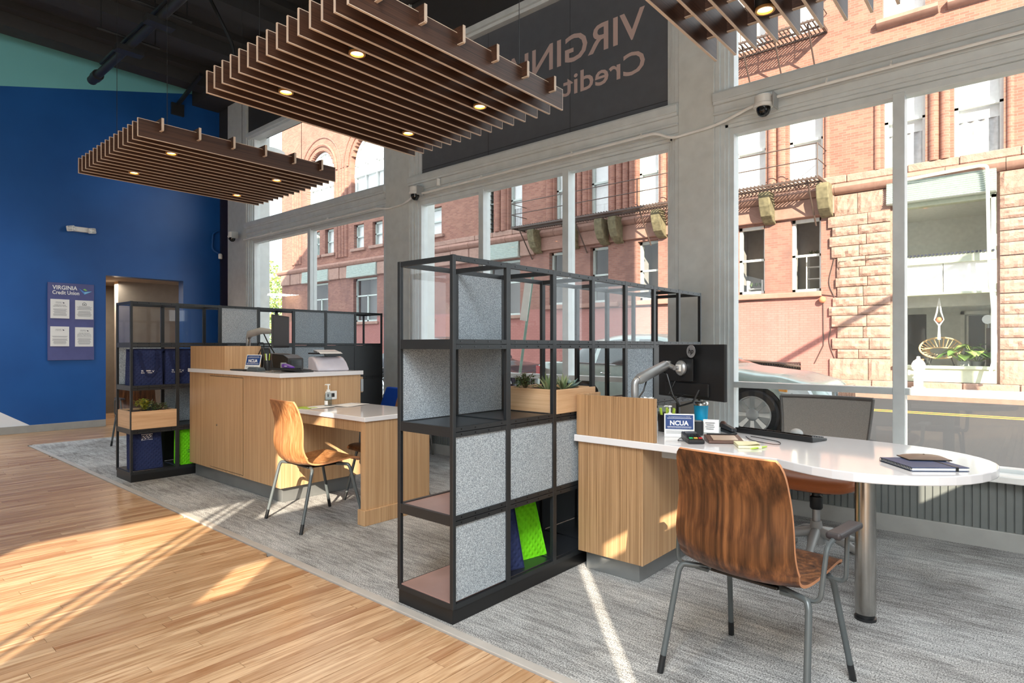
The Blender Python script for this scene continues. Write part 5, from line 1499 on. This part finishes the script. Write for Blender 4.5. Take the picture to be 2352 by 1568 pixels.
# ashlar piers ---------------------------------------------------------
def ashlar(x0, x1, z0, z1):
    z = z0; r = 0
    while z < z1-.08:
        h = random.choice((.27, .3, .33)) if z > z0+.02 else .62
        h = min(h, z1-z)
        if z1-z < .75 and z1-z > .4: h = z1-z
        cuts = [x0, x0+(x1-x0)*random.uniform(.5, .64) if r % 2 == 0 else x0+(x1-x0)*random.uniform(.38, .5), x1]
        x0v = x0-(random.uniform(0, .3) if x0 > -5 and x0 < -4 else 0)
        cuts[0] = x0v
        for i in range(2):
            a, b = cuts[i]+.008, cuts[i+1]-.008; p = BY-.05-random.uniform(0, .05); zz0, zz1 = z+.008, z+h-.008
            q = MB(); nu, nv = max(4, round((b-a)/.09)), 4
            def f(u, v, a=a, b=b, p=p, zz0=zz0, zz1=zz1):
                edge = u in (0, 1) or v in (0, 1)
                pp = p if edge else p-.035-.05*mnoise.noise(Vector(((a+(b-a)*u)*9, (zz0+(zz1-zz0)*v)*11, a*3)))
                return (a+(b-a)*u, pp, zz0+(zz1-zz0)*v)
            q.grid(f, nu, nv); q.box(a, b, p+.001, BY+.1, zz0, zz1)
            q.build('stone_block', M['stone'], bld, recalc=False)
        z += h; r += 1
ashlar(-4.45, -3.12, .29, 5.72)
ashlar(-.72, 1.4, .29, 5.72)
# windows ---------------------------------------------------------------
def sash(a, b, z0, z1, style, mt):
    w = MB()
    for r in ((a, a+.09), (b-.09, b)): w.box(*r, BY+.2, BY+.32, z0, z1)
    w.box(a, b, BY+.2, BY+.32, z0, z0+.1); w.box(a, b, BY+.2, BY+.32, z1-.1, z1)
    zm = z0+(z1-z0)*(.5 if style != 'trans' else .6)
    w.box(a, b, BY+.2, BY+.30, zm-.035, zm+.035)
    if style == 'trans': w.box((a+b)/2-.05, (a+b)/2+.05, BY+.2, BY+.3, z0, zm)
    o = BP('window', w, mt)
    MB().box(a+.08, b-.08, BY+.25, BY+.256, z0+.08, z1-.08).build('pane', M['glass'], o, recalc=False)
    if style == 'blind': MB().box(a+.03, b-.03, BY+.33, BY+.35, z0, z1).build('blind', M['blind'], o)
    elif style == 'curtain':
        MB().box(a+.03, b-.03, BY+.33, BY+.35, zm-.35, z1).build('blind', M['blind'], o)
        q = MB(); q.grid(lambda u, v: (a+.05+(b-a-.1)*u, BY+.36+.03*math.sin(u*26), z0+v*(zm-.3-z0)), 40, 1); q.build('curtain', M['curtain'], o, smooth=True, recalc=False)
        MB().box(a, b, BY+.42, BY+.44, z0, z1).build('interior', M['dark_in'], o)
    elif style == 'louvre':
        q = MB(); n = 13
        for k in range(n): q.rbox(((a+b)/2, BY+.2, z0+(z1-z0)*(k+.5)/n), (b-a-.1, .16, .015), (.6, 0, 0))
        q.build('louvre_slats', M['metal_black'], o)
        MB().box(a, b, BY+.42, BY+.44, z0, z1).build('interior', M['plinth'], o)
    else:
        q = MB(); q.box(a-.1, b+.1, BY+1.2, BY+1.25, z0-.1, z1+.1); q.box(a-.1, a-.08, BY+.4, BY+1.2, z0-.1, z1+.1); q.box(b+.08, b+.1, BY+.4, BY+1.2, z0-.1, z1+.1); q.box(a-.1, b+.1, BY+.4, BY+1.2, z0-.12, z0-.1); q.box(a-.1, b+.1, BY+.4, BY+1.2, z1+.08, z1+.1)
        q.build('interior', M['dark_in'], o)
    return o
mw = M['mint']; ww = plain('white_sash', lin(228, 232, 228), .5)
for i, h in enumerate(G): sash(*h, 'trans' if i < 4 else 'dark', mw if i < 8 else ww)
for i, h in enumerate(S): sash(*h, 'louvre' if i == 5 else 'curtain' if i in (6, 13, 14) else 'blind', mw if i < 10 else ww)
for h in U: sash(*h, 'blind', ww)
for a, b, zb, zs in A:
    cx, r = (a+b)/2, (b-a)/2
    w = MB(); w.box(a, b, BY+.25, BY+.35, zb, zb+.12); w.box(a, b, BY+.22, BY+.35, zs-.7, zs-.5)
    for x in (a+.05, a+r*.66, b-r*.66, b-.05): w.box(x-.05, x+.05, BY+.25, BY+.35, zb, zs)
    w.tube([(cx+(r-.06)*math.cos(t*PI/20), BY+.3, zs+(r-.06)*math.sin(t*PI/20)) for t in range(21)], .07, 6)
    w.tube([(cx+(r*.5)*math.cos(t*PI/16), BY+.3, zs+(r*.5)*math.sin(t*PI/16)) for t in range(17)], .03, 5)
    for k in range(1, 8): w.tube([(cx+.2*r*math.cos(k*PI/8), BY+.3, zs+.2*r*math.sin(k*PI/8)), (cx+r*math.cos(k*PI/8), BY+.3, zs+r*math.sin(k*PI/8))], .028, 5)
    w.box(a, b, BY+.25, BY+.35, zs-.04, zs+.04)
    o = BP('arched_window', w, ww)
    q = MB(); q.prism([(a, zb), (b, zb), (b, zs)]+[(cx+r*math.cos(t*PI/16), zs+r*math.sin(t*PI/16)) for t in range(1, 16)]+[(a, zs)], 'y', BY+.38, BY+.4); q.build('blind', M['blind'], o)
# arched basement grille
q = MB(); pts = [(-8.9, .3)]+[(-8.9+3.4*k/10, .62+.16*math.sin(PI*k/10)) for k in range(11)]+[(-5.5, .3)]
q.prism(pts, 'y', BY+.2, BY+.22); gr = BP('basement_grille', q, M['plinth'])
q = MB()
for k in range(46):
    x = -8.9+k*.0755; q.tube([(x, BY+.12, .3), (x+.2, BY+.12, .74)], .008, 4); q.tube([(x+.2, BY+.12, .3), (x, BY+.12, .74)], .008, 4)
q.build('grille_bars', M['iron'], gr, kind='stuff')
q = MB(); q.tube([(p[0], BY-.02, p[1]+.02) for p in pts[1:-1]], .035, 6); BP('grille_arch', q, M['iron'], smooth=True)
# wall lamp, cables
q = MB(); q.ball((-4.86, BY-.12, 2.66), .1, 12, 8); BP('wall_lamp', q, M['terracotta'], smooth=True)
q = MB()
q.tube([(-4.86, BY-.03, 2.6), (-4.85, BY-.03, 1.3), (-5.1, BY-.03, .75)], .014, 5); q.tube(catmull([(-4.6, BY-.03, 5.0), (-4.55, BY-.03, 4.0), (-4.7, BY-.03, 3.2), (-4.55, BY-.03, 2.7), (-4.5, BY-.03, 2.3), (-4.7, BY-.03, 1.5), (-4.5, BY-.03, .8), (-4.2, BY-.06, .3)]), .012, 5)
q.tube([(-14.5, BY-.03, 2.75), (-8, BY-.03, 2.68), (-4.9, BY-.03, 2.82), (-4.5, BY-.03, 2.75)], .012, 5); q.tube([(-4.45, BY-.02, 2.9), (-4.42, BY-.1, 3.75), (-3.1, BY-.14, 3.78)], .012, 5)
BP('wall_cables', q, M['iron'])
# white drain pipe on the storefront
q = MB(); q.tube(fillet([(-2.85, BY-.32, 5.82), (-1.1, BY-.32, 5.90), (-.96, BY-.32, 5.86), (-.92, BY-.3, 3.4), (-.80, BY-.3, 1.5), (-.80, BY-.28, 1.05), (-.95, BY-.3, .36)], .16, 5), .042, 10); BP('drain_pipe', q, M['white'], smooth=True)
# storefront ------------------------------------------------------------
a, b = store[0], store[1]
q = MB(); q.box(a, a+.09, BY, BY+.3, .3, 5.2); q.box(b-.12, b, BY, BY+.3, .3, 5.2); q.box(a, b, BY-.02, BY+.3, 3.5, 3.74); q.box(a, b, BY-.02, BY+.3, 2.66, 2.72); q.box(a, b, BY+.0, BY+.3, 5.1, 5.22)
q.box(a, b, BY-.03, BY+.3, .3, .68); q.box(a, b, BY-.1, BY+.3, .66, .74)
sf = BP('shopfront_frame', q, M['pale_green_wall'], bevel=.01)
q = MB()
for k in range(26): q.box(a+.05+k*.085, a+.10+k*.085, BY-.06, BY, 3.72, 3.77)
q.build('dentils', M['dark_print'], sf)
for x0, x1 in ((a+.09, -1.93), (-1.91, b-.12)): MB().box(x0, x1, BY+.08, BY+.1, 2.72, 3.5).build('fascia_panel', M['white'], sf)
MB().box(a+.09, b-.12, BY+.12, BY+.126, 3.76, 5.1).build('pane', M['glass'], sf, recalc=False)
MB().box(a+.09, b-.12, BY+.12, BY+.126, .74, 2.66).build('pane', M['glass'], sf, recalc=False)
q = MB(); q.box(a-.6, b+.6, BY+3.6, BY+3.7, .5, 5.4); q.box(a-.7, a-.6, BY+.4, BY+3.7, .5, 5.4); q.box(b+.6, b+.7, BY+.4, BY+3.7, .5, 5.4); q.box(a-.7, b+.7, BY+.35, BY+3.7, .5, .66); q.box(a-.7, b+.7, BY+.5, BY+3.7, 3.0, 3.2); q.box(a-.7, b+.7, BY+.4, BY+3.7, 5.3, 5.4)
q.box(a-.6, b+.3, BY+1.5, BY+1.9, 2.42, 3.0)
BP('shop_interior', q, M['int_white'])
BP('shop_partition', MB().box(-2.9, -2.45, BY+1.4, BY+1.45, .66, 2.2), M['metal_dark'])
q = MB(); q.box(-1.8, -1.7, BY+3.5, BY+3.6, .66, 2.35); q.box(-1.1, -1.0, BY+3.5, BY+3.6, .66, 2.35); q.box(-1.8, -1.0, BY+3.5, BY+3.6, 2.25, 2.35); q.box(-1.65, -1.6, BY+3.52, BY+3.6, .66, 2.2); q.box(-1.2, -1.15, BY+3.52, BY+3.6, .66, 2.2); q.box(-1.65, -1.15, BY+3.52, BY+3.6, 1.0, 1.1); d = BP('shop_door', q, M['white'])
MB().box(-1.62, -1.18, BY+3.53, BY+3.56, 1.1, 2.2).build('door_glass', M['screen_dark'], d)
BP('shop_cabinet', MB().box(-1.02, -.9, BY+.5, BY+.9, .66, 1.75), plain('dark_brown_cabinet', lin(58, 44, 40), .5))
# things in the shop window
rc = thing('rattan_chair', 'round rattan chair in the shop window across the street', 'chair', (-2.05, BY+.9, .66))
q = MB(); cx, cy, cz = -2.05, BY+.85, 1.22
def ring(t, s=1.0, dz=0): return (cx+.5*s*math.cos(t), cy+.15*math.sin(t)*s, cz+dz+.29*s*math.sin(t))
q.tube([ring(2*PI*k/28) for k in range(28)], .025, 6, closed=True); q.build('rim', M['rattan'], rc, smooth=True)
q = MB(); q.tube([(cx-.42+.84*k/12, cy-.05, cz-.04+.05*math.sin(PI*k/12)) for k in range(13)], .018, 6); q.build('seat_rail', M['rattan'], rc, smooth=True)
q = MB()
for k in range(26):
    t = 2*PI*k/26; p = ring(t); q.tube([p, (cx+(p[0]-cx)*.55, cy+.2, cz-.08+(p[2]-cz)*.4)], .015, 4)
q.build('spokes', M['rattan'], rc)
q = MB()
for s in (-1, 1):
    q.tube([(cx+s*.25, cy, cz-.26), (cx+s*.32, cy-.05, .67)], .012, 5); q.tube([(cx+s*.2, cy+.2, cz-.2), (cx+s*.3, cy+.3, .67)], .012, 5); q.tube([(cx+s*.32, cy-.05, .75), (cx+s*.3, cy+.3, .75)], .01, 5)
q.build('leg_frame', M['metal_black'], rc)
def monstera(label, c, n, R):
    r = thing('potted_monstera', label, 'plant', c)
    q = MB(); q.lathe([(.13, 0), (.17, .2), (.15, .2), (.12, .02)], c, 14); q.build('pot', M['grey_plastic'], r, smooth=True)
    for k in range(n):
        a = k*2.4; e = random.uniform(.3, 1.1); tip = Vector((c[0]+R*math.cos(a)*(1.2-e*.6), c[1]-.1+R*.7*math.sin(a), c[2]+.2+R*e))
        q = MB(); q.tube([(c[0], c[1], c[2]+.15), tip], .008, 4); leaf(q, tip, (math.cos(a), -.3+math.sin(a)*.5, .1), .34, .3, .5, .2, 5)
        q.build('leaf', M['leaf_monstera'], r, recalc=False)
monstera('large leaved green plant beside the rattan chair in the shop window', (-1.5, BY+.55, .66), 14, .36)
monstera('dark leaved green plant by the brown cabinet in the shop window', (-1.22, BY+.7, .66), 16, .4)
tpt = thing('terracotta_pot', 'small terracotta pot on the shop window ledge', 'pot', (-2.5, BY+.5, .66))
q = MB(); q.lathe([(.06, 0), (.09, .13), (.1, .13), (.1, .17), (.08, .17)], (-2.5, BY+.5, .74), 14); q.build('pot', M['terracotta'], tpt, smooth=True)
hp = thing('hanging_planter', 'white macrame hanging planter in the shop window', 'planter', (-2.05, BY+.5, 2.5))
q = MB(); q.ball((-2.05, BY+.5, 2.0), .075, 12, 8); q.build('pot', M['terracotta'], hp, smooth=True)
q = MB()
for s in (-1, 1):
    for t in (-1, 1): q.tube([(-2.05, BY+.5, 2.6), (-2.05+s*.05, BY+.5+t*.05, 2.2), (-2.05+s*.11, BY+.5+t*.05, 2.0), (-2.05, BY+.5, 1.83), (-2.05+s*.02, BY+.5, 1.45)], [.012, .02, .012, .025, .02], 5)
q.build('macrame_cords', M['paper'], hp)
mir = thing('round_mirror', 'round mirror on the dark cabinet in the shop window', 'mirror', (-.97, BY+.55, 1.75))
q = MB(); q.lathe([(.12, -.01), (.12, .01)], (-.99, BY+.5, 1.98), 20, Euler((PI/2, 0, 0)).to_matrix()); q.build('glass_disc', M['chrome'], mir, smooth=True)
q = MB(); q.cyl((-.96, BY+.62, 1.75), (-.96, BY+.62, 1.95), .03, 10); q.build('stand', M['grey_plastic'], mir, smooth=True)
for i, (a_, lb) in enumerate(((-7.1, 'white step shelf with plants behind the left dark ground floor window'), (-5.25, 'white rack of shelves behind the right dark ground floor window'))):
    r = thing('plant_stand', lb, 'shelf', (a_, BY+.75, 2.95)); q = MB(); h = .5 if i == 0 else 1.15
    for s in (-1, 1): q.box(a_+s*.24-.02, a_+s*.24+.02, BY+.6, BY+.9, 2.8, 2.95+h)
    for k in range(2 if i == 0 else 4): q.box(a_-.24, a_+.24, BY+.6, BY+.9, 3.0+k*h*.32, 3.02+k*h*.32)
    q.build('rack', M['white'], r)
    q = MB()
    for k in range(3):
        for j in range(6): leaf(q, (a_-.15+k*.15, BY+.75, 2.97+h+.02 if i else 3.25), (math.cos(j), math.sin(j)*.5, 1), .22, .05, .2)
    q.build('plant_leaves', M['leaf_jade'], r, kind='stuff', recalc=False)
# fire escape -----------------------------------------------------------
def escape(label, x0, x1, z, drop):
    r = thing('fire_escape', label, 'fire escape', ((x0+x1)/2, BY-.5, z))
    y0, y1 = BY-1.0, BY-.02
    n = int((x1-x0)/.115)
    src = None
    for k in range(n):
        x = x0+(k+.5)*(x1-x0)/n
        if src is None:
            src = MB().box(-.012, .012, y0-(BY-.5), y1-(BY-.5), -.02, .02).build('slat', M['iron'], r, local=True); src.matrix_local = Matrix.Translation((x-(x0+x1)/2, 0, 0))
        else: inst(src, 'slat', r, Matrix.Translation((x-(x0+x1)/2, 0, 0)))
    q = MB()
    for y in (y0, (y0+y1)/2, y1): q.box(x0, x1, y-.02, y+.02, z-.07, z-.015)
    q.box(x0-.03, x0, y0, y1, z-.08, z+.02); q.box(x1, x1+.03, y0, y1, z-.08, z+.02); q.build('platform_frame', M['iron'], r)
    for hh in (.5, .95):
        q = MB(); q.tube([(x0, y1, z+hh), (x0, y0, z+hh), (x1, y0, z+hh), (x1, y1, z+hh)], .016, 6); q.build('handrail', M['iron'], r)
    for x in [x0]+[x0+(x1-x0)*k/4 for k in range(1, 4)]+[x1]:
        q = MB(); q.cyl((x, y0, z-.05), (x, y0, z+.97), .018, 6); q.build('rail_post', M['iron'], r)
    for x in [x0+.3+(x1-x0-.6)*k/4 for k in range(5)]:
        q = MB(); q.tube([(x, y0+.1, z-.05), (x+.02, y1, z-drop)], .025, 6); q.build('brace', M['iron'], r)
    return r
escape('long dark iron fire escape platform on the lower storey of the brick building', -16.4, -4.78, 6.16, 1.25)
escape('short dark iron fire escape platform on the upper storey of the brick building', -9.2, -4.77, 10.72, 1.3)
for x in (-15.7, -13.85, -12.45, -11.85, -10.1, -6.4, -4.75):
    BP('corbel', MB().prism([(BY, 6.05), (BY-.62, 6.05), (BY-.66, 5.9), (BY-.6, 5.6), (BY-.45, 5.32), (BY-.2, 5.15), (BY, 5.1)], 'x', x-.17, x+.17), M['moss'], bevel=.03)

# ================================================================== STREET FURNITURE
hy = thing('fire_hydrant', 'white fire hydrant on the far pavement in front of the shop', 'hydrant', (-2.42, BY-.4, .13))
q = MB(); x, y, z = -2.42, BY-.4, .13
q.lathe([(.16, 0), (.16, .04), (.11, .05), (.11, .5), (.15, .52), (.15, .56), (.17, .58), (.16, .66), (.12, .74), (.05, .79), (.04, .86), (.0001, .87)], (x, y, z), 16); q.build('barrel', M['hydrant'], hy, smooth=True)
for dx, dy in ((-1, 0), (1, 0), (0, -1)):
    q = MB(); q.cyl((x, y, z+.42), (x+dx*.2, y+dy*.2, z+.42), .06, 12); q.cyl((x+dx*.18, y+dy*.18, z+.42), (x+dx*.23, y+dy*.23, z+.42), .075, 8); q.build('hose_cap', M['hydrant'], hy, smooth=True)
gt = thing('pavement_grate', 'pale metal grate set in the far pavement', 'grate', (-1.5, 18.2, .13))
q = MB()
for k in range(30): q.box(-2.2+k*.05, -2.17+k*.05, 17.7, 18.6, .13, .142)
q.build('grate_bars', M['base'], gt)
sg = thing('street_sign', 'leaning green post with a narrow white street sign seen from behind', 'street sign', (-6.22, 7.4, .03))
p0, p1 = Vector((-6.36, 7.4, -.05)), Vector((-5.93, 7.4, 2.45))
q = MB(); dd = (p1-p0).normalized(); q.tube([p0, p1], [.028, .028], 4)
q.build('post', M['sign_green'], sg)
q = MB(); c = p0+dd*2.08; ang = math.atan2(dd.x, dd.z)
q.rbox(tuple(c+Vector((-.05, -.03, 0))), (.14, .006, .66), (0, ang, 0)); q.build('sign_panel', M['white'], sg, bevel=.002)
tree = thing('street_tree', 'pale green leafy tree beyond the corner of the brick building', 'tree', (-52, 26, -.1))
q = MB(); q.tube([(-52, 26, -.1), (-51.5, 26, 3), (-52, 26.3, 6)], [.3, .22, .12], 8); q.build('trunk', M['iron'], tree, smooth=True)
q = MB()
for k in range(5200):
    a, b = random.uniform(0, 2*PI), math.acos(random.uniform(-1, 1)); rr = 4.2*random.random()**.4
    c = Vector((-52+rr*math.sin(b)*math.cos(a), 26+rr*math.sin(b)*math.sin(a), 4.4+1.1*rr*math.cos(b)))
    s = random.uniform(.1, .2); u = Vector((random.uniform(-1, 1), random.uniform(-1, 1), random.uniform(-1, 1))).normalized(); v = u.orthogonal().normalized()
    q.add([c-u*s, c-v*s*.6, c+u*s, c+v*s*.6], [(0, 1, 2, 3)])
q.build('foliage', M['leaf_tree'], tree, kind='stuff', recalc=False)

# ================================================================== CARS
def car(name, label, xr, xf, yc, hw, xw, paint, roof=1.47, hood=.95, detail=True, gz=0.0, flip=1):
    """xr rear end, xf front end, xw = (rear wheel x, front wheel x); facing +x"""
    L = xf-xr
    root = thing(name, label, 'car', ((xr+xf)/2, yc, gz))
    WR = .345
    def top(t):       # shoulder (belt / bonnet / boot) height
        return catval(t, [(0, .78), (.02, .95), (.06, 1.0), (.2, 1.0), (.35, .985), (.6, .97), (.72, hood), (.86, hood-.07), (.95, hood-.17), (.985, hood-.3), (1, .5)])
    def rf(t):
        return catval(t, [(0, .78), (.02, .95), (.06, 1.0), (.13, 1.02), (.24, roof-.08), (.34, roof), (.46, roof), (.55, roof-.08), (.66, hood+.1), (.72, hood+.015), (.86, hood-.05), (.95, hood-.15), (.985, hood-.28), (1, .5)])
    def wid(t):
        return hw*catval(t, [(0, .78), (.03, .9), (.1, .97), (.4, 1), (.75, .99), (.9, .95), (.97, .86), (1, .72)])
    n = 64; ts = [i/n for i in range(n+1)]
    rings = []
    for t in ts:
        x = xr+L*t; w = wid(t); zt = top(t); zr = max(rf(t), zt+.004)
        zb = .2
        for wx in xw:
            d = abs(x-wx)
            if d < WR+.05: zb = max(zb, .33+math.sqrt(max(0, (WR+.05)**2-d*d)))
        zb = min(zb, zt-.08)
        f = lambda k: zb+(zt-zb)*k
        gl = min(1, max(0, (zr-zt)/.4)); wr = w*(1-.27*gl)
        half = [(w*.86, zb), (w*.985, f(.12)), (w, f(.42)), (w*.99, f(.7)), (w*.955, f(1.0)-.02), (w*.93, zt), (wr*.93 if gl > .15 else w*.85, zt+(zr-zt)*.82), (wr*.78 if gl > .15 else w*.6, zr-(zr-zt)*.03), (0, zr+.012*gl)]
        rings.append([(x, yc-a, gz+b) for a, b in half]+[(x, yc+a, gz+b) for a, b in reversed(half[:-1])])
    q = MB(); m = len(rings[0]); vs = [p for r in rings for p in r]
    base = len(q.v); q.v += vs
    for i in range(n):
        tm = (ts[i]+ts[i+1])/2
        for j in range(m-1):
            q.f.append((i*m+j, (i+1)*m+j, (i+1)*m+j+1, i*m+j+1))
            side = j in (5, m-7)
            wind = .555 < tm < .70 and 5 <= j <= m-7
            rearw = .12 < tm < .235 and 5 <= j <= m-7
            pillar = any(abs(tm-p) < .009 for p in (.27, .415, .575))
            isglass = (side and .2 < tm < .62 and not pillar and rf(tm)-top(tm) > .12) or (wind and (rf(tm)-top(tm)) > .05) or rearw
            q.mi.append(1 if isglass else 0)
    for r, rev in ((0, False), (n, True)):
        f = tuple(range(r*m, r*m+m)); q.f.append(f if rev else tuple(reversed(f))); q.mi.append(0)
    q.build('body_shell', [paint, M['car_glass']], root, smooth=True, recalc=True)
    q = MB(); q.box(xr+.15, xf-.15, yc-hw*.82, yc+hw*.82, gz+.16, gz+.55); q.build('underbody', M['plinth'], root)
    for wx in xw:
        for s in (-1, 1):
            yo = yc+s*hw*.985; R = Euler((PI/2, 0, 0)).to_matrix() if s < 0 else Euler((-PI/2, 0, 0)).to_matrix()
            q = MB(); q.lathe([(.2, -.2), (WR-.02, -.19), (WR, -.15), (WR, -.04), (WR-.025, 0), (WR*.74, .004), (WR*.72, -.03), (.1, -.05)], (wx, yo, gz+WR), 32, R); wl_ = q.build('wheel', M['tyre'], root, smooth=True)
            q = MB(); q.lathe([(WR*.72, -.03), (WR*.73, .002), (WR*.69, .004), (WR*.66, -.02), (.03, -.024)], (wx, yo, gz+WR), 32, R); q.build('rim', M['alu'], wl_, smooth=True)
            q = MB()
            for k in range(8):
                a = 2*PI*k/8
                p = [Vector((c*math.cos(a)-d*math.sin(a), c*math.sin(a)+d*math.cos(a), h)) for h in (-.02, .0) for c, d in ((.05, -.02), (WR*.68, -.034), (WR*.68, .034), (.05, .02))]
                q.add([Vector((wx, yo, gz+WR))+R @ v for v in p], [(0, 1, 2, 3), (4, 7, 6, 5), (0, 4, 5, 1), (1, 5, 6, 2), (2, 6, 7, 3), (3, 7, 4, 0)])
            q.build('spokes', M['chrome'], wl_, recalc=True)
            q = MB(); q.lathe([(.085, -.02), (.085, .006), (.06, .014), (.0001, .015)], (wx, yo, gz+WR), 20, R); q.build('hub_cap', M['alu'], wl_, smooth=True)
            q = MB(); q.lathe([(.0, -.26), (WR+.045, -.26), (WR+.045, -.06)], (wx, yo, gz+WR), 28, R); q.build('wheel_arch', M['plinth'], wl_, recalc=False)
    for s in (-1, 1):
        q = MB(); q.add([(xf-.05, yc+s*hw*.62, gz+.70), (xf-.30, yc+s*hw*.90, gz+.74), (xf-.62, yc+s*hw*.955, gz+.80), (xf-.60, yc+s*hw*.965, gz+.66), (xf-.2, yc+s*hw*.88, gz+.58), (xf-.03, yc+s*hw*.66, gz+.58)], [(0, 1, 4, 5), (1, 2, 3, 4)])
        if s < 0: q.f = [tuple(reversed(f)) for f in q.f]
        o = q.build('headlamp', M['lamp_clear'], root, recalc=False); mod = o.modifiers.new('thick', 'SOLIDIFY'); mod.thickness = .04; mod.offset = 1
        q = MB(); q.add([(xf-.5, yc+s*hw*.975, gz+.76), (xf-.62, yc+s*hw*.972, gz+.79), (xf-.60, yc+s*hw*.982, gz+.68), (xf-.5, yc+s*hw*.985, gz+.67)], [(0, 1, 2, 3)])
        o = q.build('marker_lamp', M['lamp_amber'], root, recalc=True); mod = o.modifiers.new('thick', 'SOLIDIFY'); mod.thickness = .03; mod.offset = 0
        q = MB(); q.add([(xr+.0, yc+s*hw*.66, gz+.92), (xr+.16, yc+s*hw*.93, gz+.93), (xr+.36, yc+s*hw*.985, gz+.9), (xr+.2, yc+s*hw*.97, gz+.72), (xr-.02, yc+s*hw*.7, gz+.72)], [(0, 1, 4), (1, 3, 4), (1, 2, 3)])
        o = q.build('tail_lamp', M['lamp_red'], root, recalc=True); mod = o.modifiers.new('thick', 'SOLIDIFY'); mod.thickness = .05; mod.offset = 0
        q = MB(); q.ball((xr+L*.62, yc+s*(hw+.1), gz+1.02), .09, 12, 8, (.8, 1.2, .75)); q.build('wing_mirror', paint, root, smooth=True)
        for t in (.33, .52):
            q = MB(); q.tube([(xr+L*t-.09, yc+s*(hw*1.0), gz+.84), (xr+L*t-.05, yc+s*(hw+.03), gz+.845), (xr+L*t+.05, yc+s*(hw+.03), gz+.845), (xr+L*t+.09, yc+s*(hw*1.0), gz+.84)], .014, 8); q.build('door_handle', M['chrome'], root, smooth=True)
        q = MB(); q.tube([(xr+L*t, yc+s*(wid(t)*.945+.006), gz+top(t)-.005) for t in (.2, .3, .4, .5, .6)], .009, 6); q.build('window_trim', M['chrome'], root, smooth=True)
        q = MB()
        for t in (.27, .415, .575): q.tube([(xr+L*t, yc+s*(wid(t)+.001), gz+.32), (xr+L*t, yc+s*(wid(t)+.001), gz+.7), (xr+L*t, yc+s*(wid(t)*.958+.002), gz+.95)], .004, 4)
        q.build('door_seam', M['plinth'], root)
        q = MB(); q.tube([(xr+L*t, yc+s*(wid(t)+.0), gz+.40) for t in (.3, .4, .5, .6)], .012, 6); q.build('sill_trim', M['chrome'], root, smooth=True)
    q = MB()
    for k in range(15): q.box(xf-.03, xf+.012, yc-.5+k*.07, yc-.47+k*.07, gz+.45, gz+.72)
    q.box(xf-.04, xf+.008, yc-.54, yc+.54, gz+.71, gz+.74); q.box(xf-.04, xf+.008, yc-.54, yc+.54, gz+.42, gz+.45)
    q.build('grille', M['chrome'], root)
    q = MB(); q.tube([(xf-.15, yc-hw*.8, gz+.36), (xf+.01, yc-hw*.4, gz+.36), (xf+.03, yc, gz+.36), (xf+.01, yc+hw*.4, gz+.36), (xf-.15, yc+hw*.8, gz+.36)], .06, 8); q.build('bumper', paint, root, smooth=True)
    return root
def catval(t, pts):
    for (a, x), (b, y) in zip(pts, pts[1:]):
        if t <= b:
            u = (t-a)/(b-a) if b > a else 0; u = u*u*(3-2*u)*.5+u*.5
            return x+(y-x)*u
    return pts[-1][1]
car('sedan_car', 'silver green sedan parked right outside the widest window', -6.85, -1.98, 9.32, .93, (-5.75, -2.93), M['car_silver'])
car('sedan_car', 'dark blue sedan parked behind the silver green sedan', -12.0, -7.15, 9.3, .92, (-10.9, -8.15), M['car_dark'])
car('sedan_car', 'white car parked far down the street near the brick corner', -31.5, -26.7, 9.4, .92, (-30.4, -27.6), M['car_white'])
# street mast outside the picture whose shadow crosses the brick wall
q = MB(); q.tube([(9.5, 8.0, 0), (9.5, 8.0, 11.2)], .11, 8); q.tube([(9.5, 8.0, 11.1), (7.7, 8.0, 10.1), (4.4, 8.0, 8.05)], .09, 8); q.rbox((4.5, 8.0, 7.9), (1.0, .05, .75), (0, -.2, 0))
struct('street_mast', q, M['sign_green'])
# end of the script
